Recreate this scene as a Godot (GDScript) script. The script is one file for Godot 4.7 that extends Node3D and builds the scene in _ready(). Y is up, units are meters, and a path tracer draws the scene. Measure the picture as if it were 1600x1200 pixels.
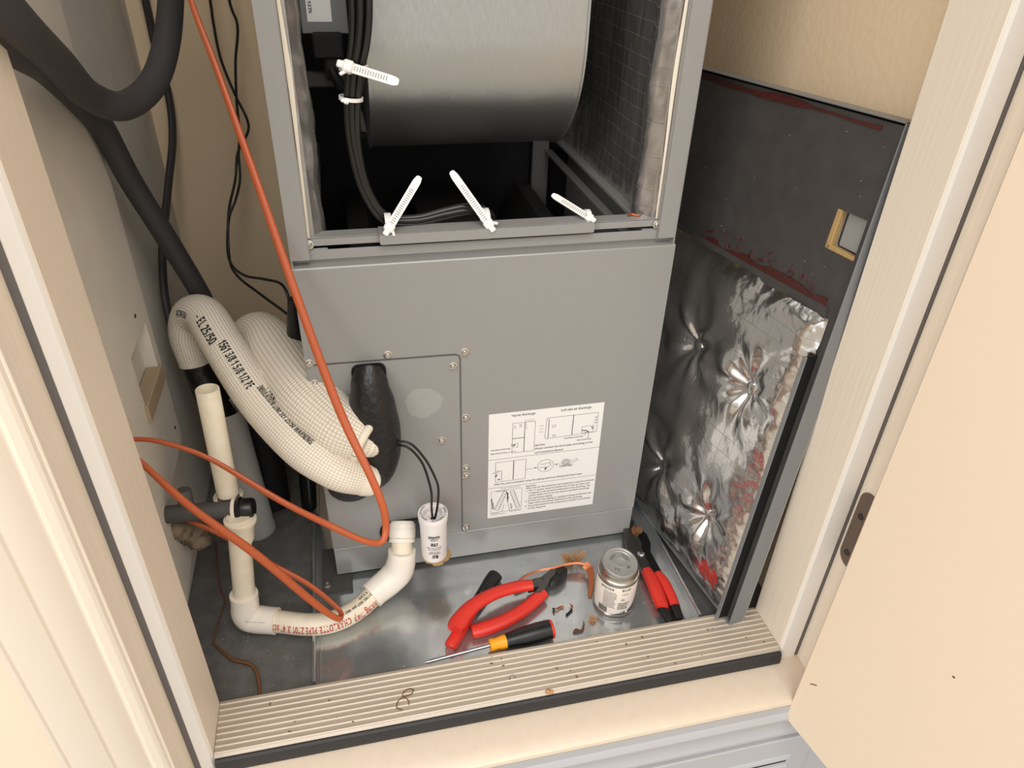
extends Node3D

var M := {}
var origin := {}          # thing -> offset of its world-built parts
var used := {}
const EYE := Vector3(0.063, 0.822, 0.755)

func _ready():
	# ---- camera
	var cam := Camera3D.new()
	cam.name = "camera"
	cam.transform = Transform3D(Basis(Vector3(0.97476673, 0.02812774, 0.22144674), Vector3(0.09876329, 0.83530921, -0.54083671), Vector3(-0.20018902, 0.54906043, 0.81145363)), EYE)
	cam.fov = 55.84
	cam.near = 0.02
	cam.current = true
	add_child(cam)
	# ---- sky, light, exposure
	var we := WorldEnvironment.new()
	we.name = "daylight_environment"
	var env := Environment.new()
	var sky := Sky.new()
	var sm := ProceduralSkyMaterial.new()
	sm.sky_top_color = Color(0.92, 0.93, 0.95)
	sm.sky_horizon_color = Color(0.95, 0.95, 0.95)
	sm.ground_horizon_color = Color(0.80, 0.77, 0.72)
	sm.ground_bottom_color = Color(0.70, 0.66, 0.60)
	sm.sun_angle_max = 1.0
	sm.sky_energy_multiplier = 1.0
	sky.sky_material = sm
	env.background_mode = Environment.BG_SKY
	env.sky = sky
	env.tonemap_mode = Environment.TONE_MAPPER_LINEAR
	env.tonemap_exposure = 1.4
	env.sdfgi_enabled = true
	env.ssao_enabled = true
	env.ssil_enabled = true
	we.environment = env
	add_child(we)
	var al := AreaLight3D.new()
	al.name = "left_fill"  # soft daylight fill added at left to brighten door and right wall
	al.area_size = Vector2(1.6, 1.2)
	al.light_energy = 2.6
	al.light_color = Color(1.0, 0.965, 0.92)
	al.shadow_enabled = true
	al.area_range = 12.0
	add_child(al)
	al.look_at_from_position(Vector3(-1.7, 1.75, 1.9), Vector3(0.3, 0.4, 0.0))
	var up := AreaLight3D.new()
	up.name = "overhead_fill"  # unseen area light added overhead to brighten the white tubes and interior
	up.area_size = Vector2(1.4, 1.0)
	up.light_energy = 2.0
	up.light_color = Color(1.0, 0.98, 0.95)
	up.shadow_enabled = true
	up.area_range = 12.0
	add_child(up)
	up.look_at_from_position(Vector3(0.25, 2.4, 1.7), Vector3(0.1, 0.2, -0.1))
	materials()
	setting()
	air_handler()
	access_panel()
	drain_pan()
	hoses()
	drain_line()
	float_switch()
	tools()
	clutter()
	ties()

# ------------------------------------------------------------------ materials
func noise_image(n: int, freq: float, seed_: int, kind := FastNoiseLite.TYPE_SIMPLEX_SMOOTH, ridged := false, oct := 4) -> Image:
	var f := FastNoiseLite.new()
	f.seed = seed_
	f.noise_type = kind
	f.frequency = freq
	f.fractal_octaves = oct
	if ridged:
		f.fractal_type = FastNoiseLite.FRACTAL_RIDGED
	return f.get_seamless_image(n, n)

func normal_from(im: Image, strength: float) -> ImageTexture:
	var c: Image = im.duplicate()
	c.convert(Image.FORMAT_RGBA8)
	c.bump_map_to_normal_map(strength)
	return ImageTexture.create_from_image(c)

func tint(im: Image, a: Color, b: Color) -> ImageTexture:
	var o := Image.create_empty(im.get_width(), im.get_height(), false, Image.FORMAT_RGB8)
	for y in im.get_height():
		for x in im.get_width():
			o.set_pixel(x, y, a.lerp(b, im.get_pixel(x, y).r))
	return ImageTexture.create_from_image(o)

func mk(called: String, c: Color, rough := 0.6, metal := 0.0) -> StandardMaterial3D:
	var m := StandardMaterial3D.new()
	m.resource_name = called
	m.albedo_color = c
	m.roughness = rough
	m.metallic = metal
	M[called] = m
	return m

func tri_map(m: StandardMaterial3D, scale: Vector3, nrm: Texture2D, ns: float, alb: Texture2D = null):
	m.uv1_triplanar = true
	m.uv1_world_triplanar = true
	m.uv1_scale = scale
	if nrm:
		m.normal_enabled = true
		m.normal_texture = nrm
		m.normal_scale = ns
	if alb:
		m.albedo_color = Color.WHITE
		m.albedo_texture = alb

func materials():
	var soft := noise_image(256, 0.012, 3)
	var fine := noise_image(256, 0.06, 5)
	var peel := noise_image(256, 0.035, 9, FastNoiseLite.TYPE_SIMPLEX_SMOOTH, false, 2)
	var crump := noise_image(512, 0.012, 11, FastNoiseLite.TYPE_SIMPLEX_SMOOTH, true, 4)
	var n_fine := normal_from(fine, 3.0)
	var n_peel := normal_from(peel, 4.0)
	var n_soft := normal_from(soft, 3.0)
	var n_crump := normal_from(crump, 7.0)
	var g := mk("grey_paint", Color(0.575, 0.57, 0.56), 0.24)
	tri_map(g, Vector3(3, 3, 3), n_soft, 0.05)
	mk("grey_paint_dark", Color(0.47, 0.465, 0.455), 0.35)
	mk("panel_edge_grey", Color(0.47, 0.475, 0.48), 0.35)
	mk("zinc_screw", Color(0.82, 0.80, 0.77), 0.25, 0.9)
	mk("plate_gap", Color(0.30, 0.295, 0.29), 0.6)
	mk("hole_black", Color(0.02, 0.02, 0.02), 0.8)
	var bl := mk("blower_zinc", Color(0.74, 0.75, 0.75), 0.34, 0.9)
	tri_map(bl, Vector3(14, 2.0, 2.0), n_fine, 0.10)
	mk("liner_black", Color(0.05, 0.05, 0.05), 0.7)
	mk("duct_dark", Color(0.16, 0.155, 0.15), 0.5)
	var foil := mk("foil", Color(0.88, 0.875, 0.87), 0.2, 1.0)
	tri_map(foil, Vector3(3, 3, 3), n_crump, 0.16)
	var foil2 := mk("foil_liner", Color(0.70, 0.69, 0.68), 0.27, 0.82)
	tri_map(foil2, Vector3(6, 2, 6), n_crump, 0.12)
	mk("scrim", Color(0.9, 0.89, 0.87), 0.35, 0.6)
	var bk := mk("black_liner_sheet", Color(0.17, 0.165, 0.165), 0.62)
	tri_map(bk, Vector3(6, 6, 6), n_fine, 0.12, tint(noise_image(256, 0.02, 21), Color(0.235, 0.225, 0.22), Color(0.28, 0.27, 0.26)))
	var gl := mk("red_glue", Color(0.33, 0.09, 0.08), 0.5)
	tri_map(gl, Vector3(20, 20, 20), n_fine, 0.8, tint(noise_image(128, 0.06, 22), Color(0.20, 0.12, 0.11), Color(0.37, 0.13, 0.11)))
	var fb := mk("fibre_tan", Color(0.68, 0.56, 0.37), 0.9)
	tri_map(fb, Vector3(20, 20, 20), n_fine, 0.8)
	var pan := mk("galvanised", Color(0.66, 0.68, 0.69), 0.19, 0.82)
	tri_map(pan, Vector3(3.2, 3.2, 3.2), n_soft, 0.10, tint(noise_image(256, 0.03, 31), Color(0.74, 0.755, 0.76), Color(0.80, 0.815, 0.82)))
	var al := mk("aluminium", Color(0.75, 0.71, 0.66), 0.42, 0.3)
	tri_map(al, Vector3(1.5, 20, 20), n_fine, 0.12, tint(noise_image(256, 0.02, 41), Color(0.68, 0.64, 0.58), Color(0.74, 0.69, 0.635)))
	mk("rib_bright", Color(0.88, 0.83, 0.76), 0.35, 0.4)
	var sill := mk("sill_metal", Color(0.80, 0.74, 0.66), 0.45, 0.12)
	tri_map(sill, Vector3(5, 5, 5), n_soft, 0.05, tint(noise_image(256, 0.03, 42), Color(0.83, 0.77, 0.69), Color(0.855, 0.795, 0.715)))
	mk("rubber", Color(0.15, 0.15, 0.155), 0.55)
	mk("weatherstrip_grey", Color(0.38, 0.365, 0.36), 0.7)
	var wood := mk("painted_wood", Color(0.9, 0.84, 0.76), 0.5)
	var grain := Image.create_empty(256, 256, false, Image.FORMAT_RGB8)
	var gn := noise_image(256, 0.02, 51)
	for y in 256:
		for x in 256:
			var v: float = gn.get_pixel((x * 7) % 256, y).r * 0.5 + gn.get_pixel((x * 13 + 40) % 256, (y + 91) % 256).r * 0.5
			grain.set_pixel(x, y, Color(v, v, v))
	tri_map(wood, Vector3(10, 1.0, 10), normal_from(grain, 3.0), 0.07, tint(grain, Color(0.89, 0.83, 0.75), Color(0.94, 0.90, 0.84)))
	mk("stop_white", Color(0.89, 0.87, 0.84), 0.55)
	mk("cream_paint", Color(0.86, 0.81, 0.745), 0.45)
	var dr := mk("door_paint", Color(0.91, 0.835, 0.74), 0.5)
	tri_map(dr, Vector3(3, 3, 3), n_soft, 0.05)
	mk("vent_white", Color(0.70, 0.70, 0.71), 0.45)
	var wb := mk("plaster_beige", Color(0.90, 0.81, 0.68), 0.85)
	tri_map(wb, Vector3(8, 8, 8), n_peel, 0.16)
	var wl := mk("drywall_grey", Color(0.72, 0.70, 0.66), 0.8)
	tri_map(wl, Vector3(4, 4, 4), n_peel, 0.06, tint(soft, Color(0.82, 0.80, 0.76), Color(0.85, 0.83, 0.79)))
	mk("stucco_outside", Color(0.88, 0.82, 0.73), 0.8)
	var fl := mk("slate_floor", Color(0.3, 0.3, 0.29), 0.6)
	tri_map(fl, Vector3(5, 5, 5), n_fine, 0.2, tint(noise_image(256, 0.025, 61), Color(0.33, 0.33, 0.325), Color(0.42, 0.415, 0.40)))
	mk("hose_black", Color(0.215, 0.21, 0.215), 0.6)
	mk("cable_black", Color(0.06, 0.06, 0.065), 0.35)
	mk("cable_gloss", Color(0.10, 0.10, 0.10), 0.2)
	var or_ := mk("orange_sheath", Color(0.70, 0.335, 0.18), 0.4)
	or_.metallic_specular = 0.5
	# woven insulation jacket
	var wv := Image.create_empty(128, 128, false, Image.FORMAT_RGB8)
	for y in 128:
		for x in 128:
			var u := sin(PI * fmod(x, 16.0) / 16.0)
			var v := sin(PI * fmod(y, 16.0) / 16.0)
			var h := pow(u, 0.5) * pow(v, 0.7)
			wv.set_pixel(x, y, Color(h, h, h))
	var ins := mk("woven_jacket", Color.WHITE, 0.75)
	ins.albedo_texture = tint(wv, Color(0.80, 0.75, 0.67), Color(0.955, 0.925, 0.87))
	ins.normal_enabled = true
	ins.normal_texture = normal_from(wv, 4.0)
	ins.normal_scale = 0.5
	ins.uv1_scale = Vector3(1.0 / 0.027, 1.0 / 0.027, 1)
	mk("foam_white", Color(0.90, 0.86, 0.79), 0.8)
	var tape := mk("black_tape", Color(0.07, 0.07, 0.075), 0.38)
	tri_map(tape, Vector3(9, 9, 9), n_crump, 0.8)
	mk("grommet", Color(0.05, 0.05, 0.055), 0.4)
	var pvc := mk("pvc_cream", Color(0.90, 0.85, 0.76), 0.35)
	tri_map(pvc, Vector3(6, 6, 6), n_soft, 0.04, tint(noise_image(256, 0.02, 71), Color(0.88, 0.83, 0.73), Color(0.93, 0.89, 0.81)))
	mk("pvc_white", Color(0.93, 0.90, 0.85), 0.35)
	mk("conduit_grey", Color(0.66, 0.65, 0.63), 0.5)
	var cp := mk("black_pipe", Color(0.30, 0.295, 0.285), 0.55)
	tri_map(cp, Vector3(12, 12, 12), n_fine, 0.4)
	mk("switch_white", Color(0.93, 0.91, 0.90), 0.35)
	mk("print_black", Color(0.04, 0.04, 0.045), 0.7)
	mk("print_grey", Color(0.17, 0.17, 0.175), 0.7)
	mk("print_red", Color(0.72, 0.22, 0.20), 0.7)
	mk("paper", Color(0.91, 0.905, 0.89), 0.6)
	mk("pale_grey", Color(0.625, 0.62, 0.605), 0.35)
	var rg := mk("red_grip", Color(0.82, 0.19, 0.14), 0.4)
	tri_map(rg, Vector3(25, 25, 25), n_fine, 0.3)
	mk("tool_steel", Color(0.36, 0.35, 0.34), 0.35, 0.8)
	mk("tool_black", Color(0.06, 0.06, 0.065), 0.35)
	mk("blade_steel", Color(0.7, 0.7, 0.7), 0.2, 0.95)
	mk("yellow_grip", Color(0.93, 0.62, 0.08), 0.45)
	mk("can_label", Color(0.90, 0.86, 0.82), 0.4)
	mk("can_blue", Color(0.16, 0.19, 0.27), 0.4)
	mk("tin", Color(0.72, 0.70, 0.66), 0.28, 0.95)
	mk("tin_lid", Color(0.66, 0.655, 0.64), 0.4, 0.5)
	mk("copper", Color(0.68, 0.40, 0.26), 0.38, 0.75)
	mk("bristle", Color(0.74, 0.56, 0.37), 0.8)
	mk("zip_nylon", Color(0.92, 0.91, 0.89), 0.4)
	mk("zip_teeth", Color(0.62, 0.61, 0.60), 0.6)
	mk("brown_stain", Color(0.42, 0.27, 0.15), 0.7)
	mk("hinge_bronze", Color(0.43, 0.37, 0.33), 0.5, 0.3)
	mk("wood_raw", Color(0.66, 0.58, 0.48), 0.8)
	var fm := mk("expanding_foam", Color(0.55, 0.48, 0.40), 0.9)
	tri_map(fm, Vector3(20, 20, 20), n_fine, 0.8)

# ------------------------------------------------------------------ nodes
func numbered(called: String) -> String:
	var k: int = used.get(called, -1) + 1
	used[called] = k
	return called if k == 0 else "%s_%03d" % [called, k]

func tag(o: Node, label: String, category: String, group := "", kind := ""):
	if label: o.set_meta("label", label)
	if category: o.set_meta("category", category)
	if group: o.set_meta("group", group)
	if kind: o.set_meta("kind", kind)

func thing(called: String, label: String, category: String, at := Vector3.ZERO, group := "", local := false) -> Node3D:
	var o := Node3D.new()
	o.name = numbered(called)
	o.position = at
	add_child(o)
	tag(o, label, category, group)
	origin[o] = Vector3.ZERO if local else -at
	return o

func mb() -> SurfaceTool:
	var st := SurfaceTool.new()
	st.begin(Mesh.PRIMITIVE_TRIANGLES)
	return st

func obj(called: String, st: SurfaceTool, mat: String, parent: Node = self) -> MeshInstance3D:
	var o := MeshInstance3D.new()
	o.name = called if parent != self else numbered(called)
	o.mesh = st.commit()
	o.material_override = M[mat]
	if origin.has(parent):
		o.position = origin[parent]
	parent.add_child(o, true)
	return o

func struct(called: String, st: SurfaceTool, mat: String) -> MeshInstance3D:
	var o := obj(called, st, mat)
	o.set_meta("kind", "structure")
	return o

# ------------------------------------------------------------------ shapes
func tri(st: SurfaceTool, a: Vector3, b: Vector3, c: Vector3, na: Vector3, nb: Vector3, nc: Vector3, ua := Vector2.ZERO, ub := Vector2.ZERO, uc := Vector2.ZERO):
	if (b - a).cross(c - a).dot(na + nb + nc) > 0:
		st.set_normal(na); st.set_uv(ua); st.add_vertex(a)
		st.set_normal(nc); st.set_uv(uc); st.add_vertex(c)
		st.set_normal(nb); st.set_uv(ub); st.add_vertex(b)
	else:
		st.set_normal(na); st.set_uv(ua); st.add_vertex(a)
		st.set_normal(nb); st.set_uv(ub); st.add_vertex(b)
		st.set_normal(nc); st.set_uv(uc); st.add_vertex(c)

func quad(st: SurfaceTool, a: Vector3, b: Vector3, c: Vector3, d: Vector3, n: Vector3):
	tri(st, a, b, c, n, n, n)
	tri(st, a, c, d, n, n, n)

func boxt(st: SurfaceTool, xf: Transform3D, size: Vector3, bev := 0.0):
	var h := size / 2
	var b: float = minf(bev, minf(h.x, minf(h.y, h.z)) * 0.95)
	var ax := [xf.basis.x.normalized(), xf.basis.y.normalized(), xf.basis.z.normalized()]
	var o := xf.origin
	for i in 3:
		var j := (i + 1) % 3
		var k := (i + 2) % 3
		for s in [-1.0, 1.0]:
			var n: Vector3 = ax[i] * s
			var f: Vector3 = o + ax[i] * (s * h[i])
			var dj: Vector3 = ax[j] * (h[j] - b)
			var dk: Vector3 = ax[k] * (h[k] - b)
			quad(st, f + dj + dk, f - dj + dk, f - dj - dk, f + dj - dk, n)
			if b > 0:
				for t in [-1.0, 1.0]:
					var e1: Vector3 = o + ax[i] * (s * h[i]) + ax[j] * (t * (h[j] - b))
					var e2: Vector3 = o + ax[i] * (s * (h[i] - b)) + ax[j] * (t * h[j])
					quad(st, e1 + dk, e1 - dk, e2 - dk, e2 + dk, (ax[i] * s + ax[j] * t).normalized())
	if b > 0:
		for sx in [-1.0, 1.0]:
			for sy in [-1.0, 1.0]:
				for sz in [-1.0, 1.0]:
					var n: Vector3 = (ax[0] * sx + ax[1] * sy + ax[2] * sz).normalized()
					tri(st, o + ax[0] * sx * h.x + ax[1] * sy * (h.y - b) + ax[2] * sz * (h.z - b),
						o + ax[0] * sx * (h.x - b) + ax[1] * sy * h.y + ax[2] * sz * (h.z - b),
						o + ax[0] * sx * (h.x - b) + ax[1] * sy * (h.y - b) + ax[2] * sz * h.z, n, n, n)

func box(st: SurfaceTool, lo: Vector3, hi: Vector3, bev := 0.0):
	boxt(st, Transform3D(Basis(), (lo + hi) / 2), (hi - lo).abs(), bev)

func bx(x0: float, x1: float, y0: float, y1: float, z0: float, z1: float, bev := 0.0) -> SurfaceTool:
	var st := mb()
	box(st, Vector3(x0, y0, z0), Vector3(x1, y1, z1), bev)
	return st

func smooth_path(pts: Array, per := 8) -> PackedVector3Array:
	var out := PackedVector3Array()
	var n := pts.size()
	for i in n - 1:
		var p0: Vector3 = pts[maxi(i - 1, 0)]
		var p1: Vector3 = pts[i]
		var p2: Vector3 = pts[i + 1]
		var p3: Vector3 = pts[mini(i + 2, n - 1)]
		for k in per:
			out.append(p1.cubic_interpolate(p2, p0, p3, float(k) / per))
	out.append(pts[n - 1])
	return out

func radii(r, n: int, per: int) -> PackedFloat32Array:
	var out := PackedFloat32Array()
	if not r is Array:
		for i in n: out.append(r)
		return out
	for i in n:
		var t := float(i) / per
		var k := mini(int(t), r.size() - 2)
		out.append(lerpf(r[k], r[k + 1], smoothstep(0, 1, clampf(t - k, 0, 1))))
	return out

func frames(P: PackedVector3Array, ref: Vector3) -> Dictionary:
	var T := PackedVector3Array()
	var N := PackedVector3Array()
	var L := PackedFloat32Array()
	var l := 0.0
	for i in P.size():
		var t: Vector3 = (P[mini(i + 1, P.size() - 1)] - P[maxi(i - 1, 0)]).normalized()
		if i > 0: l += P[i].distance_to(P[i - 1])
		L.append(l)
		T.append(t)
		var n: Vector3 = ref if i == 0 else N[i - 1]
		n = (n - t * n.dot(t)).normalized()
		N.append(n)
	return {"P": P, "T": T, "N": N, "L": L}

# a round tube along a path; angle 0 looks along ref; returns its frames for lettering
func sweep(st: SurfaceTool, pts: Array, r, ref := Vector3(-0.05, 0.55, 0.8), per := 8, seg := 16, caps := true, flat := 1.0) -> Dictionary:
	var P := smooth_path(pts, per) if per > 1 else PackedVector3Array(pts)
	var F := frames(P, ref)
	var R := radii(r, P.size(), per)
	F.R = R
	var prev := []
	for i in P.size():
		var ring := []
		var n: Vector3 = F.N[i]
		var b: Vector3 = F.T[i].cross(n)
		for k in seg + 1:
			var a := TAU * k / seg
			var d := n * (cos(a) * flat) + b * sin(a)
			ring.append([P[i] + d * R[i], (n * cos(a) / flat + b * sin(a)).normalized(), Vector2(F.L[i], a * R[0])])
		if i > 0:
			for k in seg:
				var q0 = prev[k]; var q1 = prev[k + 1]; var q2 = ring[k + 1]; var q3 = ring[k]
				tri(st, q0[0], q1[0], q2[0], q0[1], q1[1], q2[1], q0[2], q1[2], q2[2])
				tri(st, q0[0], q2[0], q3[0], q0[1], q2[1], q3[1], q0[2], q2[2], q3[2])
		if caps and (i == 0 or i == P.size() - 1):
			var m: Vector3 = F.T[i] * (-1.0 if i == 0 else 1.0)
			for k in seg:
				tri(st, P[i], ring[k][0], ring[k + 1][0], m, m, m)
		prev = ring
	return F

# flat strap of constant thickness; wdir is the direction of its width
func strap(st: SurfaceTool, pts: Array, width, thick: float, wdir: Vector3, per := 6):
	var P := smooth_path(pts, per) if per > 1 else PackedVector3Array(pts)
	var W := radii(width, P.size(), per)
	var prev := []
	for i in P.size():
		var t: Vector3 = (P[mini(i + 1, P.size() - 1)] - P[maxi(i - 1, 0)]).normalized()
		var w := (wdir - t * wdir.dot(t)).normalized()
		var n := t.cross(w)
		var c := [P[i] + w * W[i] / 2 + n * thick / 2, P[i] - w * W[i] / 2 + n * thick / 2, P[i] - w * W[i] / 2 - n * thick / 2, P[i] + w * W[i] / 2 - n * thick / 2]
		var nn := [n, -w, -n, w]
		if i > 0:
			for k in 4:
				var a: Vector3 = prev[0][k]; var b: Vector3 = prev[0][(k + 1) % 4]
				var d: Vector3 = c[k]; var e: Vector3 = c[(k + 1) % 4]
				var n0: Vector3 = prev[1][k]; var n1: Vector3 = nn[k]
				tri(st, a, b, e, n0, n0, n1)
				tri(st, a, e, d, n0, n1, n1)
		if i == 0 or i == P.size() - 1:
			quad(st, c[0], c[1], c[2], c[3], t * (-1.0 if i == 0 else 1.0))
		prev = [c, nn]

# surface of revolution of (radius, height) about the y axis of xf
func lathe(st: SurfaceTool, prof: Array, xf := Transform3D(), seg := 32, soft := 0.75):
	var nrm := []
	for i in prof.size() - 1:
		var d: Vector2 = prof[i + 1] - prof[i]
		nrm.append(Vector2(d.y, -d.x).normalized())
	for i in prof.size() - 1:
		var n0: Vector2 = nrm[i]
		var n1: Vector2 = nrm[i]
		if i > 0 and nrm[i - 1].dot(nrm[i]) > soft: n0 = (nrm[i] + nrm[i - 1]).normalized()
		if i < nrm.size() - 1 and nrm[i + 1].dot(nrm[i]) > soft: n1 = (nrm[i] + nrm[i + 1]).normalized()
		for k in seg:
			var a0 := TAU * k / seg
			var a1 := TAU * (k + 1) / seg
			var v := []
			for q in [[prof[i], a0, n0], [prof[i], a1, n0], [prof[i + 1], a1, n1], [prof[i + 1], a0, n1]]:
				var p: Vector2 = q[0]
				v.append([xf * Vector3(p.x * cos(q[1]), p.y, p.x * sin(q[1])), (xf.basis * Vector3(q[2].x * cos(q[1]), q[2].y, q[2].x * sin(q[1]))).normalized()])
			if prof[i].x > 1e-6: tri(st, v[0][0], v[1][0], v[2][0], v[0][1], v[1][1], v[2][1])
			if prof[i + 1].x > 1e-6: tri(st, v[0][0], v[2][0], v[3][0], v[0][1], v[2][1], v[3][1])

# polygon in the xy plane of xf, extruded along its z
func prism(st: SurfaceTool, poly, xf: Transform3D, depth: float, soft := 0.8):
	var p := PackedVector2Array(poly)
	if Geometry2D.is_polygon_clockwise(p): p.reverse()
	var B := xf.basis
	var idx := Geometry2D.triangulate_polygon(p)
	var zn := B.z.normalized()
	for i in range(0, idx.size(), 3):
		var t := []
		for k in 3: t.append(Vector3(p[idx[i + k]].x, p[idx[i + k]].y, 0))
		tri(st, xf * t[0], xf * t[1], xf * t[2], -zn, -zn, -zn)
		var d := Vector3(0, 0, depth)
		tri(st, xf * (t[0] + d), xf * (t[1] + d), xf * (t[2] + d), zn, zn, zn)
	var n := p.size()
	var nr := []
	for i in n:
		var e := p[(i + 1) % n] - p[i]
		nr.append(Vector2(e.y, -e.x).normalized())
	for i in n:
		var a := p[i]
		var b := p[(i + 1) % n]
		var na: Vector2 = nr[i]
		var nb: Vector2 = nr[i]
		if nr[i].dot(nr[(i + n - 1) % n]) > soft: na = (nr[i] + nr[(i + n - 1) % n]).normalized()
		if nr[i].dot(nr[(i + 1) % n]) > soft: nb = (nr[i] + nr[(i + 1) % n]).normalized()
		var A := (B * Vector3(na.x, na.y, 0)).normalized()
		var Bn := (B * Vector3(nb.x, nb.y, 0)).normalized()
		var v0 := xf * Vector3(a.x, a.y, 0); var v1 := xf * Vector3(b.x, b.y, 0)
		var v2 := xf * Vector3(b.x, b.y, depth); var v3 := xf * Vector3(a.x, a.y, depth)
		tri(st, v0, v1, v2, A, Bn, Bn)
		tri(st, v0, v2, v3, A, Bn, A)

func rrect(cx: float, cy: float, w: float, h: float, r: float, n := 6) -> PackedVector2Array:
	var out := PackedVector2Array()
	for q in 4:
		var c := Vector2(cx + (w / 2 - r) * [1, -1, -1, 1][q], cy + (h / 2 - r) * [1, 1, -1, -1][q])
		for k in n + 1:
			var a := PI / 2 * (q + float(k) / n)
			out.append(c + Vector2(cos(a), sin(a)) * r)
	return out

# letters: place.call(x, y) gives [point, normal]; fit 0 keeps the natural width
func letters(st: SurfaceTool, s: String, height: float, place: Callable, fit := 0.0, centred := false, bold := true) -> float:
	var tm := TextMesh.new()
	var f := SystemFont.new()
	f.font_names = PackedStringArray(["Droid Sans"])
	if bold: f.font_weight = 700
	tm.font = f
	tm.font_size = 32
	tm.pixel_size = 1.0 / 23.0
	tm.depth = 0.0
	tm.curve_step = 2.0
	tm.text = s
	tm.horizontal_alignment = HORIZONTAL_ALIGNMENT_LEFT
	var ar := tm.get_mesh_arrays()
	if ar.is_empty(): return 0.0
	var v: PackedVector3Array = ar[Mesh.ARRAY_VERTEX]
	var ix = ar[Mesh.ARRAY_INDEX]
	var lo := Vector2(1e9, 1e9)
	var hi := -lo
	for p in v:
		lo = lo.min(Vector2(p.x, p.y)); hi = hi.max(Vector2(p.x, p.y))
	var sy := height
	var sx := sy
	if fit > 0: sx = fit / maxf(hi.x - lo.x, 1e-6)
	var w := (hi.x - lo.x) * sx
	var order: Array = Array(ix) if ix != null and ix.size() else range(v.size())
	for i in range(0, order.size(), 3):
		var q := []
		for k in 3:
			var p: Vector3 = v[order[i + k]]
			q.append(place.call((p.x - lo.x) * sx - (w / 2 if centred else 0.0), (p.y - lo.y) * sy))
		tri(st, q[0][0], q[1][0], q[2][0], q[0][1], q[1][1], q[2][1])
	return w

func on_tube(F: Dictionary, s0: float, a0: float, dir: float, lift := 0.0005) -> Callable:
	return func(x: float, y: float) -> Array:
		var s := s0 + dir * x
		var L: PackedFloat32Array = F.L
		var i := clampi(L.bsearch(s) - 1, 0, L.size() - 2)
		var t := clampf((s - L[i]) / maxf(L[i + 1] - L[i], 1e-6), 0, 1)
		var n: Vector3 = F.N[i].lerp(F.N[i + 1], t).normalized()
		var tg: Vector3 = F.T[i].lerp(F.T[i + 1], t).normalized()
		var r: float = lerpf(F.R[i], F.R[i + 1], t)
		var a := a0 - dir * y / r
		var d := n * cos(a) + tg.cross(n) * sin(a)
		return [F.P[i].lerp(F.P[i + 1], t) + d * (r + lift), d]

func on_plane(o: Vector3, x: Vector3, y: Vector3) -> Callable:
	var n := x.cross(y).normalized()
	return func(u: float, v: float) -> Array: return [o + x * u + y * v, n]

func on_drum(c: Vector3, r: float, a0: float, y0: float) -> Callable:
	return func(x: float, y: float) -> Array:
		var a := a0 - x / r
		var d := Vector3(cos(a), 0, sin(a))
		return [c + d * r + Vector3(0, y0 + y, 0), d]

func line2(st: SurfaceTool, o: Vector3, x: Vector3, y: Vector3, a: Vector2, b: Vector2, w: float):
	var A := o + x * a.x + y * a.y
	var B := o + x * b.x + y * b.y
	var n := x.cross(y).normalized()
	var s := (B - A).normalized().cross(n) * w / 2
	quad(st, A + s, B + s, B - s, A - s, n)

# ------------------------------------------------------------------ the setting
func up_prism(poly, y0: float, y1: float, st = null) -> SurfaceTool:   # (x, z) outline raised along y
	var s: SurfaceTool = st if st else mb()
	prism(s, poly, Transform3D(Basis(Vector3.RIGHT, Vector3.BACK, Vector3.UP), Vector3(0, y0, 0)), y1 - y0, 0.9)
	return s

func along_x(poly, x0: float, x1: float, st = null, soft := 0.9) -> SurfaceTool:   # (z, y) outline drawn out along x
	var s: SurfaceTool = st if st else mb()
	prism(s, poly, Transform3D(Basis(Vector3.BACK, Vector3.UP, Vector3.RIGHT), Vector3(x0, 0, 0)), x1 - x0, soft)
	return s

func v2(a: Array) -> PackedVector2Array:
	var o := PackedVector2Array()
	for i in range(0, a.size(), 2): o.append(Vector2(a[i], a[i + 1]))
	return o

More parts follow.
